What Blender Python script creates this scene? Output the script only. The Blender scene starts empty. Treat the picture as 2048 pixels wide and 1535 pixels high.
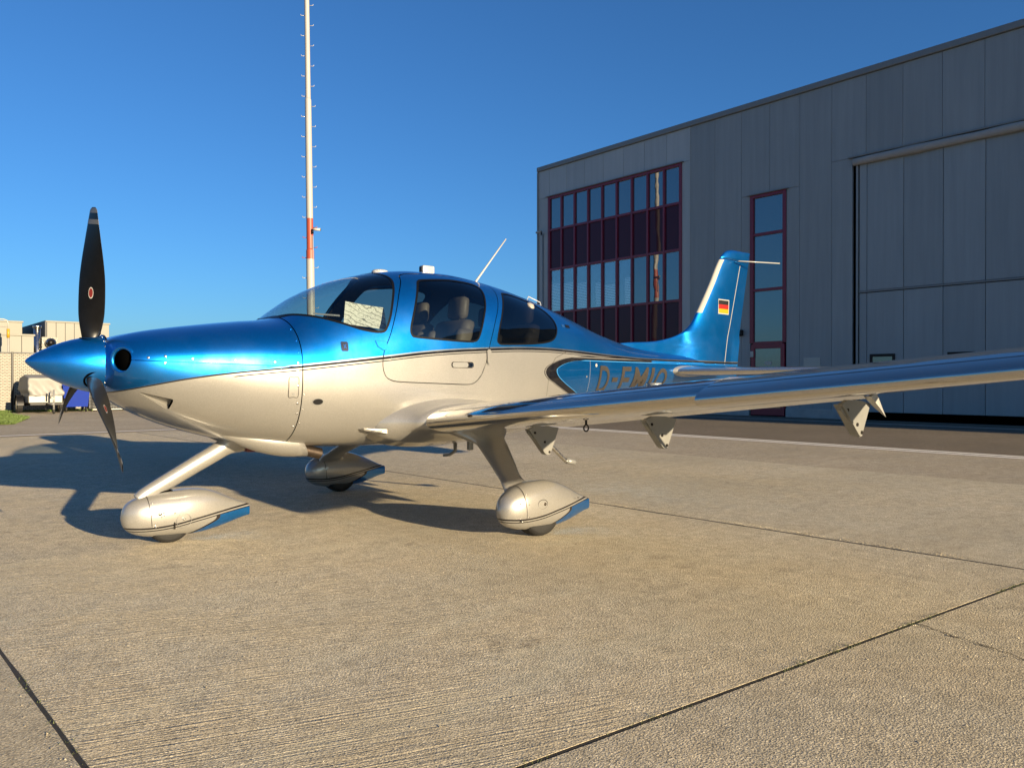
import bpy, bmesh, math, random
import numpy as np
from mathutils import Vector, Matrix

R = math.radians
scene = bpy.context.scene
COL = scene.collection

# ------------------------------------------------------------------ camera
YAW, PITCH, ROLL = 0.7103, -0.00368, 0.0004
cam_d = bpy.data.cameras.new("camera")
cam = bpy.data.objects.new("camera", cam_d)
COL.objects.link(cam)
cam_d.sensor_fit = 'HORIZONTAL'
cam_d.sensor_width = 36.0
cam_d.lens = 36.0 * 1555.6 / 2048.0
cam_d.clip_end = 6000
cam_d.clip_start = 0.05
fw = Vector((math.sin(YAW) * math.cos(PITCH), math.cos(YAW) * math.cos(PITCH), math.sin(PITCH)))
rt = fw.cross(Vector((0, 0, 1))).normalized()
up = rt.cross(fw)
r2 = rt * math.cos(ROLL) + up * math.sin(ROLL)
u2 = -rt * math.sin(ROLL) + up * math.cos(ROLL)
mw = Matrix((r2, u2, -fw)).transposed().to_4x4()
mw.translation = Vector((-0.8408, -5.5417, 1.0928))
cam.matrix_world = mw
scene.camera = cam

# ------------------------------------------------------------------ sky, sun, exposure
SUN_EL, SUN_AZ = R(11.3), R(3.8)          # azimuth measured from -Y towards +X
world = bpy.data.worlds.new("World")
scene.world = world
world.use_nodes = True
wn, wl = world.node_tree.nodes, world.node_tree.links
wn.clear()
w_out = wn.new('ShaderNodeOutputWorld')
w_bg = wn.new('ShaderNodeBackground')
w_sky = wn.new('ShaderNodeTexSky')
w_sky.sky_type = 'NISHITA'
w_sky.sun_disc = False
w_sky.sun_elevation = SUN_EL
w_sky.sun_rotation = math.pi - SUN_AZ
w_sky.altitude = 100
w_sky.air_density = 1.0
w_sky.dust_density = 0.7
w_sky.ozone_density = 6.0
w_tint = wn.new('ShaderNodeMix'); w_tint.data_type = 'RGBA'; w_tint.blend_type = 'MULTIPLY'
w_tint.inputs[0].default_value = 1.0
w_tint.inputs[7].default_value = (0.66, 0.825, 0.90, 1)     # the camera's white balance
wl.new(w_sky.outputs[0], w_tint.inputs[6])
wl.new(w_tint.outputs[2], w_bg.inputs[0])
wl.new(w_bg.outputs[0], w_out.inputs[0])
w_bg.inputs[1].default_value = 0.070
sun_d = bpy.data.lights.new("sun", 'SUN')
sun_d.energy = 5.0
sun_d.angle = R(0.53)
sun_d.color = (1.0, 0.80, 0.52)
sun = bpy.data.objects.new("sun", sun_d)
COL.objects.link(sun)
to_sun = Vector((math.sin(SUN_AZ) * math.cos(SUN_EL), -math.cos(SUN_AZ) * math.cos(SUN_EL), math.sin(SUN_EL)))
sun.rotation_euler = to_sun.to_track_quat('Z', 'Y').to_euler()
vs = scene.view_settings
vs.view_transform = 'Standard'
vs.look = 'None'
vs.exposure = 1.38
vs.gamma = 1.0
vs.use_curve_mapping = False
scene.cycles.use_denoising = True
scene.cycles.max_bounces = 7
scene.cycles.diffuse_bounces = 3
scene.cycles.glossy_bounces = 4
scene.cycles.transparent_max_bounces = 12
scene.cycles.sample_clamp_indirect = 20.0
scene.cycles.caustics_reflective = True
scene.cycles.blur_glossy = 0.08

# ------------------------------------------------------------------ helpers
def link_mesh(name, verts, faces, mat, parent=None, smooth=True):
    me = bpy.data.meshes.new(name)
    me.from_pydata([tuple(map(float, v)) for v in verts], [], [tuple(map(int, f)) for f in faces])
    me.validate(verbose=False)
    if mat: me.materials.append(mat)
    if smooth and len(me.polygons):
        me.polygons.foreach_set('use_smooth', [True] * len(me.polygons))
    me.update()
    o = bpy.data.objects.new(name, me)
    COL.objects.link(o)
    set_parent(o, parent)
    return o

def set_parent(o, parent):
    if parent is not None:
        o.parent = parent
        top = parent
        while top.parent: top = top.parent
        if parent.type == 'EMPTY':
            o.matrix_parent_inverse = parent.matrix_basis.inverted()

def thing(name, label, cat, loc=(0, 0, 0), group=None):
    o = bpy.data.objects.new(name, None)
    COL.objects.link(o)
    o.location = loc
    o.empty_display_size = 0.2
    o['label'] = label; o['category'] = cat
    if group: o['group'] = group
    return o

def tag(o, label, cat, group=None, kind=None):
    o['label'] = label; o['category'] = cat
    if group: o['group'] = group
    if kind: o['kind'] = kind
    return o

def structure(o):
    o['kind'] = 'structure'
    return o

class MB:
    """collects shapes of ONE part"""
    def __init__(s): s.v = []; s.f = []
    def add(s, vs_, fs_):
        n = len(s.v)
        s.v += [tuple(v) for v in vs_]
        s.f += [tuple(i + n for i in f) for f in fs_]
        return s
    def box(s, x0, x1, y0, y1, z0, z1):
        v = [(x, y, z) for x in (x0, x1) for y in (y0, y1) for z in (z0, z1)]
        f = [(0, 1, 3, 2), (4, 6, 7, 5), (0, 4, 5, 1), (2, 3, 7, 6), (0, 2, 6, 4), (1, 5, 7, 3)]
        return s.add(v, f)
    def bevbox(s, x0, x1, y0, y1, z0, z1, b=0.01):
        bm = bmesh.new()
        m = Matrix.Translation(((x0+x1)/2, (y0+y1)/2, (z0+z1)/2)) @ Matrix.Diagonal((abs(x1-x0), abs(y1-y0), abs(z1-z0), 1))
        bmesh.ops.create_cube(bm, size=1, matrix=m)
        bmesh.ops.bevel(bm, geom=bm.edges[:], offset=b, segments=2, affect='EDGES', profile=.5)
        bm.verts.index_update()
        s.add([v.co[:] for v in bm.verts], [[v.index for v in f.verts] for f in bm.faces])
        bm.free()
        return s
    def tube(s, pts, rad, n=10, cap=True):
        pts = [Vector(p) for p in pts]
        if not hasattr(rad, '__len__'): rad = [rad] * len(pts)
        rings = []
        ref = None
        for i, p in enumerate(pts):
            d = (pts[min(i+1, len(pts)-1)] - pts[max(i-1, 0)]).normalized()
            if ref is None:
                ref = d.orthogonal().normalized()
            ref = (ref - d * ref.dot(d)).normalized()
            b = d.cross(ref)
            rings.append([p + (ref * math.cos(2*math.pi*k/n) + b * math.sin(2*math.pi*k/n)) * rad[i] for k in range(n)])
        return s.rings(rings, cap)
    def rings(s, rings, cap=True, closed=True):
        n = len(rings[0]); v = []; f = []
        for r in rings: v += [tuple(p) for p in r]
        for i in range(len(rings)-1):
            for k in range(n if closed else n-1):
                k2 = (k+1) % n
                f.append((i*n+k, i*n+k2, (i+1)*n+k2, (i+1)*n+k))
        if cap and closed:
            f.append(tuple(range(n))[::-1]); f.append(tuple((len(rings)-1)*n+k for k in range(n)))
        return s.add(v, f)
    def prism(s, poly, axis, a, b):
        """polygon (2D) extruded along axis from a to b"""
        def mk(p, t):
            if axis == 'y': return (p[0], t, p[1])
            if axis == 'x': return (t, p[0], p[1])
            return (p[0], p[1], t)
        n = len(poly)
        v = [mk(p, a) for p in poly] + [mk(p, b) for p in poly]
        f = [tuple(range(n)), tuple(range(2*n-1, n-1, -1))] + [(k, (k+1) % n + 0, (k+1) % n + n, k+n) for k in range(n)]
        return s.add(v, f)
    def build(s, name, mat, parent=None, smooth=False):
        o = link_mesh(name, s.v, s.f, mat, parent, smooth)
        bm = bmesh.new(); bm.from_mesh(o.data)
        bmesh.ops.recalc_face_normals(bm, faces=bm.faces[:])
        bm.to_mesh(o.data); bm.free()
        return o

def sharpen(o, ang=35):
    me = o.data
    bm = bmesh.new(); bm.from_mesh(me)
    for e in bm.edges:
        if len(e.link_faces) == 2 and e.calc_face_angle(0) > R(ang): e.smooth = False
    bm.to_mesh(me); bm.free()
    me.polygons.foreach_set('use_smooth', [True] * len(me.polygons))
    return o

# ------------------------------------------------------------------ materials
def new_mat(name):
    m = bpy.data.materials.new(name)
    m.use_nodes = True
    nt = m.node_tree
    bs = nt.nodes['Principled BSDF']
    return m, nt, bs

def N(nt, typ, **kw):
    n = nt.nodes.new(typ)
    for k, v in kw.items():
        if k == 'inp':
            for i, x in v.items():
                if hasattr(x, 'is_output'): nt.links.new(x, n.inputs[i])
                else: n.inputs[i].default_value = x
        else: setattr(n, k, v)
    return n

def math_n(nt, op, a, b=None, c=None, clamp=False):
    n = nt.nodes.new('ShaderNodeMath'); n.operation = op; n.use_clamp = clamp
    for i, x in enumerate((a, b, c)):
        if x is None: continue
        if hasattr(x, 'is_output'): nt.links.new(x, n.inputs[i])
        else: n.inputs[i].default_value = x
    return n.outputs[0]

def mixc(nt, fac, a, b, typ='MIX'):
    n = nt.nodes.new('ShaderNodeMix'); n.data_type = 'RGBA'; n.blend_type = typ
    for i, x in ((0, fac), (6, a), (7, b)):
        if hasattr(x, 'is_output'): nt.links.new(x, n.inputs[i])
        elif i == 0: n.inputs[0].default_value = x
        else: n.inputs[i].default_value = (*x, 1) if len(x) == 3 else x
    return n.outputs[2]

def mixf(nt, fac, a, b):
    n = nt.nodes.new('ShaderNodeMix'); n.data_type = 'FLOAT'
    for i, x in ((0, fac), (2, a), (3, b)):
        if hasattr(x, 'is_output'): nt.links.new(x, n.inputs[i])
        else: n.inputs[i].default_value = x
    return n.outputs[0]

def coords(nt, obj=True):
    t = nt.nodes.new('ShaderNodeTexCoord')
    return t.outputs['Object']

def noise(nt, vec, scale, detail=4, rough=0.55, out=0):
    n = N(nt, 'ShaderNodeTexNoise', inp={'Scale': scale, 'Detail': detail, 'Roughness': rough})
    nt.links.new(vec, n.inputs['Vector'])
    return n.outputs[out]

def ramp(nt, fac, stops):
    n = nt.nodes.new('ShaderNodeValToRGB')
    nt.links.new(fac, n.inputs[0])
    el = n.color_ramp.elements
    while len(el) < len(stops): el.new(0.5)
    for e, (p, c) in zip(el, stops):
        e.position = p
        e.color = (c, c, c, 1) if not hasattr(c, '__len__') else (*c, 1)
    return n.outputs[0]

def simple(name, col, rough=0.5, metal=0.0, var=0.0, vscale=6.0, bump=0.0, bscale=60.0, spec=0.5, coat=0.0):
    m, nt, bs = new_mat(name)
    bs.inputs['Base Color'].default_value = (*col, 1)
    bs.inputs['Roughness'].default_value = rough
    bs.inputs['Metallic'].default_value = metal
    bs.inputs['Specular IOR Level'].default_value = spec
    bs.inputs['Coat Weight'].default_value = coat
    bs.inputs['Coat Roughness'].default_value = 0.04
    co = coords(nt)
    if var:
        f = noise(nt, co, vscale, 5)
        c = mixc(nt, f, tuple(x * (1 - var) for x in col), tuple(min(1, x * (1 + var)) for x in col))
        nt.links.new(c, bs.inputs['Base Color'])
        r = mixf(nt, f, max(0.02, rough - .08 * (var > 0)), min(1, rough + .08))
        nt.links.new(r, bs.inputs['Roughness'])
    if bump:
        h = noise(nt, co, bscale, 4)
        b = N(nt, 'ShaderNodeBump', inp={'Strength': bump, 'Distance': 0.01, 'Height': h})
        nt.links.new(b.outputs[0], bs.inputs['Normal'])
    return m

BLUE = (0.001, 0.172, 0.56)
PEARL = (0.285, 0.277, 0.258)
BLACK = (0.006, 0.006, 0.008)

def paint_base(name):
    m, nt, bs = new_mat(name)
    bs.inputs['Coat Weight'].default_value = 1.0
    bs.inputs['Coat Roughness'].default_value = 0.02
    bs.inputs['Coat IOR'].default_value = 1.5
    return m, nt, bs

def finish_paint(nt, bs, col, bluefac, darkfac):
    """flake, dust and gloss on a painted skin; bluefac 1 where blue, darkfac 1 where black"""
    co = coords(nt)
    fl = N(nt, 'ShaderNodeTexVoronoi', feature='F1', inp={'Scale': 420.0})
    nt.links.new(co, fl.inputs['Vector'])
    fv = math_n(nt, 'MULTIPLY_ADD', fl.outputs['Color'], 0.35, 0.82)
    col2 = mixc(nt, 1.0, col, fv, 'MULTIPLY')
    du = noise(nt, co, 3.0, 6, 0.65)
    dust = math_n(nt, 'MULTIPLY', ramp(nt, du, [(0.45, 0.0), (0.85, 1.0)]), 0.07)
    col3 = mixc(nt, dust, col2, (0.45, 0.40, 0.33))
    nt.links.new(col3, bs.inputs['Base Color'])
    met = mixf(nt, bluefac, 0.50, 0.90)
    met = mixf(nt, darkfac, met, 0.0)
    nt.links.new(met, bs.inputs['Metallic'])
    nt.links.new(mixf(nt, darkfac, 0.5, 0.03), bs.inputs['Specular IOR Level'])
    ro = math_n(nt, 'MULTIPLY_ADD', du, 0.10, 0.30)
    nt.links.new(ro, bs.inputs['Roughness'])
    # clear coat: fine orange peel plus broad unevenness of the skin
    h = noise(nt, co, 3.2, 2, 0.4)
    b = N(nt, 'ShaderNodeBump', inp={'Strength': 0.10, 'Distance': 0.02, 'Height': h})
    nt.links.new(b.outputs[0], bs.inputs['Coat Normal'])

def fcurve(nt, val, pts, x0, x1, y0, y1):
    """piecewise smooth function given by points"""
    t = N(nt, 'ShaderNodeMapRange', inp={0: val, 1: x0, 2: x1, 3: 0.0, 4: 1.0})
    n = nt.nodes.new('ShaderNodeFloatCurve')
    c = n.mapping.curves[0]
    P = [((a - x0) / (x1 - x0), (b - y0) / (y1 - y0)) for a, b in pts]
    while len(c.points) < len(P): c.points.new(0.5, 0.5)
    for q, pq in zip(c.points, P):
        q.location = pq; q.handle_type = 'AUTO_CLAMPED'
    n.mapping.update()
    nt.links.new(t.outputs[0], n.inputs['Value'])
    o = N(nt, 'ShaderNodeMapRange', inp={0: n.outputs[0], 1: 0.0, 2: 1.0, 3: y0, 4: y1})
    return o.outputs[0]

def step(nt, v, edge, soft=0.0008):
    """1 where v > edge"""
    n = N(nt, 'ShaderNodeMapRange', inp={0: v, 1: edge - soft, 2: edge + soft, 3: 0.0, 4: 1.0})
    return n.outputs[0]
def band(nt, v, a, b):
    return math_n(nt, 'SUBTRACT', step(nt, v, a), step(nt, v, b))
def mul(nt, *a):
    r = a[0]
    for x in a[1:]: r = math_n(nt, 'MULTIPLY', r, x)
    return r
def inv(nt, a): return math_n(nt, 'SUBTRACT', 1.0, a)
def vmax(nt, a, b): return math_n(nt, 'MAXIMUM', a, b)

STRIPE = [(.40, 1.015), (.503, 1.044), (.659, 1.081), (.819, 1.113), (1.082, 1.151), (1.52, 1.196), (2.149, 1.268), (2.63, 1.323),
          (3.155, 1.358), (3.50, 1.374), (3.85, 1.380), (4.297, 1.371), (4.79, 1.352), (5.62, 1.327), (7.6, 1.322)]
def make_fuselage_paint():
    m, nt, bs = paint_base("two_tone_aircraft_paint")
    sp = N(nt, 'ShaderNodeSeparateXYZ', inp={0: coords(nt)})
    x, z = sp.outputs[0], sp.outputs[2]
    s = fcurve(nt, x, STRIPE, 0.4, 7.6, 0.9, 1.5)
    d = math_n(nt, 'SUBTRACT', z, s)
    blue = step(nt, d, 0.0)
    grey = mul(nt, band(nt, d, 0.0005, 0.010), step(nt, x, 1.5, 0.2))
    bw = N(nt, 'ShaderNodeMapRange', inp={0: x, 1: 0.5, 2: 2.4, 3: -0.009, 4: -0.018}).outputs[0]
    d2 = math_n(nt, 'SUBTRACT', d, bw)
    black = mul(nt, step(nt, d2, 0.0), inv(nt, step(nt, d, 0.0)))
    blk2 = mul(nt, band(nt, d, -0.0335, -0.0265), step(nt, x, 1.08, 0.01))
    # swoosh panel on the tail
    xo = fcurve(nt, z, [(.85, 4.62), (.992, 4.181), (1.079, 3.961), (1.12, 3.875), (1.172, 3.835), (1.215, 3.862), (1.256, 3.957), (1.299, 4.142), (1.326, 4.407), (1.40, 5.0)], .8, 1.45, 3.5, 5.5)
    xi = fcurve(nt, z, [(.85, 4.72), (.997, 4.339), (1.106, 4.095), (1.15, 4.035), (1.190, 4.018), (1.22, 4.055), (1.268, 4.231), (1.294, 4.524), (1.40, 5.4)], .8, 1.45, 3.5, 5.5)
    dx = math_n(nt, 'MULTIPLY', math_n(nt, 'SUBTRACT', x, xo), 0.75)
    dz = math_n(nt, 'SUBTRACT', 1.328, z)
    D = math_n(nt, 'MINIMUM', dx, dz)
    low = inv(nt, step(nt, d, -0.012))
    sw_line = mul(nt, band(nt, D, 0.0, 0.009), low)
    sw_black = mul(nt, step(nt, D, 0.017), low)
    dix = math_n(nt, 'MULTIPLY', math_n(nt, 'SUBTRACT', x, xi), 0.75)
    Di = math_n(nt, 'MINIMUM', dix, math_n(nt, 'SUBTRACT', 1.290, z))
    rim = mul(nt, band(nt, Di, 0.0, 0.006), low)
    sw_blue = mul(nt, step(nt, Di, 0.006), low)
    col = mixc(nt, blue, PEARL, BLUE)
    col = mixc(nt, grey, col, (0.22, 0.25, 0.27))
    col = mixc(nt, sw_line, col, BLACK)
    col = mixc(nt, sw_black, col, BLACK)
    col = mixc(nt, rim, col, (0.05, 0.25, 0.55))
    col = mixc(nt, sw_blue, col, BLUE)
    far = step(nt, x, 5.72, 0.02)
    lowfar = mul(nt, far, low)
    col = mixc(nt, mul(nt, lowfar, step(nt, d, -0.04)), col, BLUE)
    col = mixc(nt, vmax(nt, black, mul(nt, blk2, vmax(nt, inv(nt, step(nt, x, 4.75, .02)), far))), col, BLACK)
    bluefac = vmax(nt, blue, sw_blue)
    dark = vmax(nt, vmax(nt, black, mul(nt, blk2, inv(nt, step(nt, x, 4.75)))), mul(nt, vmax(nt, sw_line, sw_black), inv(nt, sw_blue)))
    finish_paint(nt, bs, col, bluefac, dark)
    return m

def make_pant_paint(x0, zs, name):
    """wheel fairing: pearl with a thin double stripe and a blue tail; x0 = nose of the fairing"""
    m, nt, bs = paint_base(name)
    sp = N(nt, 'ShaderNodeSeparateXYZ', inp={0: coords(nt)})
    x = math_n(nt, 'SUBTRACT', sp.outputs[0], x0)
    z = math_n(nt, 'SUBTRACT', sp.outputs[2], zs)
    s = fcurve(nt, x, [(0, .128), (.15, .120), (.30, .128), (.48, .158), (.70, .190), (.90, .210)], 0, .9, 0, .3)
    d = math_n(nt, 'SUBTRACT', z, s)
    line = mul(nt, band(nt, d, -0.012, 0.0))
    line2 = mul(nt, band(nt, d, -0.028, -0.021), step(nt, x, .0))
    xb = fcurve(nt, z, [(0.0, .36), (.04, .41), (.09, .52), (.13, .595), (.148, .60), (.165, .57), (.18, .45), (.3, .45)], 0, .3, 0, 1)
    low = inv(nt, step(nt, d, -0.026))
    D = math_n(nt, 'SUBTRACT', x, xb)
    sw = mul(nt, step(nt, D, 0.0), low)
    bl = mul(nt, step(nt, D, 0.03), low)
    col = mixc(nt, sw, PEARL, BLACK)
    col = mixc(nt, bl, col, BLUE)
    ln = vmax(nt, line, line2)
    col = mixc(nt, ln, col, BLACK)
    finish_paint(nt, bs, col, bl, vmax(nt, ln, mul(nt, sw, inv(nt, bl))))
    return m

def plain_paint(name, c, bluef):
    m, nt, bs = paint_base(name)
    v = N(nt, 'ShaderNodeRGB'); v.outputs[0].default_value = (*c, 1)
    finish_paint(nt, bs, v.outputs[0], bluef, 0.0)
    return m

M = {}
M['fus'] = make_fuselage_paint()
M['blue'] = plain_paint("metallic_blue_paint", BLUE, 1.0)
M['pearl'] = plain_paint("pearl_paint", PEARL, 0.0)

def make_wing_metal():
    m, nt, bs = new_mat("silver_wing_paint_with_metal_leading_edge")
    co = coords(nt)
    sp = N(nt, 'ShaderNodeSeparateXYZ', inp={0: co})
    ay = math_n(nt, 'ABSOLUTE', sp.outputs[1])
    xe = math_n(nt, 'SUBTRACT', math_n(nt, 'SUBTRACT', sp.outputs[0], 2.389), math_n(nt, 'MULTIPLY', ay, 0.018))
    skin_ = step(nt, xe, 0.085, 0.012)
    n1 = noise(nt, co, 2.2, 5, 0.6)
    c = mixc(nt, n1, (0.52, 0.50, 0.46), (0.62, 0.59, 0.54))
    nt.links.new(c, bs.inputs['Base Color'])
    nt.links.new(mixf(nt, skin_, 0.95, 0.80), bs.inputs['Metallic'])
    r1 = math_n(nt, 'MULTIPLY_ADD', n1, 0.07, 0.06); r2_ = math_n(nt, 'MULTIPLY_ADD', n1, 0.04, 0.10)
    nt.links.new(mixf(nt, skin_, r1, r2_), bs.inputs['Roughness'])
    nt.links.new(skin_, bs.inputs['Coat Weight'])
    bs.inputs['Coat Roughness'].default_value = 0.03
    mp = N(nt, 'ShaderNodeMapping', inp={'Vector': co, 'Scale': (1.0, 0.55, 1.0)})
    h = noise(nt, mp.outputs[0], 4.2, 2, 0.45)
    b = N(nt, 'ShaderNodeBump', inp={'Strength': 0.35, 'Distance': 0.02, 'Height': h})
    nt.links.new(b.outputs[0], bs.inputs['Normal'])
    nt.links.new(b.outputs[0], bs.inputs['Coat Normal'])
    return m
M['wing'] = make_wing_metal()
M['titan'] = simple("leading_edge_metal", (0.60, 0.59, 0.57), 0.10, 1.0, 0.06, 9)
M['rubber'] = simple("tyre_rubber", (0.007, 0.0068, 0.0065), 0.75, 0, 0.3, 20, 0.3, 90)
M['black'] = simple("black_plastic", (0.006, 0.006, 0.007), 0.4, spec=0.25)
M['seal'] = simple("window_seal_black", (0.004, 0.004, 0.0045), 0.35, spec=0.2)
M['steel'] = simple("bare_steel", (0.55, 0.54, 0.52), 0.28, 1.0, 0.15, 30)
M['zinc'] = simple("painted_bracket_grey", (0.22, 0.22, 0.21), 0.35, 0.25, 0.1, 12)
M['exh'] = simple("heat_tinted_exhaust_steel", (0.075, 0.058, 0.046), 0.42, 0.9, 0.4, 25)
M['dark'] = simple("painted_cavity_shade", (0.0012, 0.0012, 0.0012), 0.9, spec=0.0)  # near-black colour stands in for the shade inside openings
M['blade'] = simple("black_propeller_paint", (0.003, 0.003, 0.0035), 0.30, 0, 0.3, 14, spec=0.25)
M['bladegrey'] = simple("grey_tip_paint", (0.09, 0.09, 0.09), 0.4, 0, 0.1)
M['bladerear'] = simple("grey_blade_rear_paint", (0.010, 0.0098, 0.0095), 0.45, 0, 0.1)
M['bladeback'] = simple("blade_leading_edge_metal", (0.34, 0.33, 0.31), 0.35, 0.6, 0.1)
M['white'] = simple("white_gelcoat", (0.34, 0.335, 0.315), 0.3, 0, 0.05, 4, coat=0.5)
M['boot'] = simple("ivory_leading_edge_panel", (0.31, 0.30, 0.27), 0.35, 0, 0.05)
M['leather'] = simple("grey_beige_leather", (0.30, 0.275, 0.24), 0.45, 0, 0.15, 9, 0.15, 150)
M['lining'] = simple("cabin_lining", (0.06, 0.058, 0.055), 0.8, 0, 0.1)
M['glare'] = simple("glareshield_vinyl", (0.022, 0.022, 0.022), 0.7, 0, 0.2, 30)
M['gold'] = simple("bronze_lettering", (0.030, 0.026, 0.023), 0.45, 0.0, 0.08, 5)
M['flagblack'] = simple("flag_black", (0.01, 0.01, 0.01), 0.4)
M['flagred'] = simple("flag_red", (0.30, 0.010, 0.008), 0.4)
M['flaggold'] = simple("flag_gold", (0.36, 0.22, 0.006), 0.4)
M['red'] = simple("red_decal", (0.12, 0.012, 0.009), 0.4)
M['chrome'] = simple("chrome", (0.7, 0.7, 0.7), 0.08, 1.0)

def glass_mat(name, tint, refl=1.0, base=0.02):
    m = bpy.data.materials.new(name); m.use_nodes = True
    nt = m.node_tree; nt.nodes.clear()
    out = nt.nodes.new('ShaderNodeOutputMaterial')
    tr = nt.nodes.new('ShaderNodeBsdfTransparent'); tr.inputs[0].default_value = (*tint, 1)
    gl = nt.nodes.new('ShaderNodeBsdfGlossy'); gl.inputs['Roughness'].default_value = 0.015
    gl.inputs[0].default_value = (refl, refl, refl, 1)
    lw = nt.nodes.new('ShaderNodeLayerWeight'); lw.inputs[0].default_value = 0.5
    fz_ = math_n(nt, 'MULTIPLY_ADD', math_n(nt, 'POWER', lw.outputs['Facing'], 4.0), 0.9, 0.05)
    co = coords(nt)
    h = noise(nt, co, 2.0, 2)
    b = N(nt, 'ShaderNodeBump', inp={'Strength': 0.06, 'Distance': 0.02, 'Height': h})
    nt.links.new(b.outputs[0], gl.inputs['Normal'])
    f = math_n(nt, 'ADD', fz_, base, clamp=True)
    mx = nt.nodes.new('ShaderNodeMixShader')
    nt.links.new(f, mx.inputs[0]); nt.links.new(tr.outputs[0], mx.inputs[1]); nt.links.new(gl.outputs[0], mx.inputs[2])
    nt.links.new(mx.outputs[0], out.inputs[0])
    return m
M['glass'] = glass_mat("windshield_acrylic", (0.62, 0.68, 0.69))
M['glass_side'] = glass_mat("tinted_acrylic", (0.34, 0.36, 0.36))
M['glass_rear'] = glass_mat("dark_tinted_acrylic", (0.12, 0.125, 0.13), base=0.03)

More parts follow.
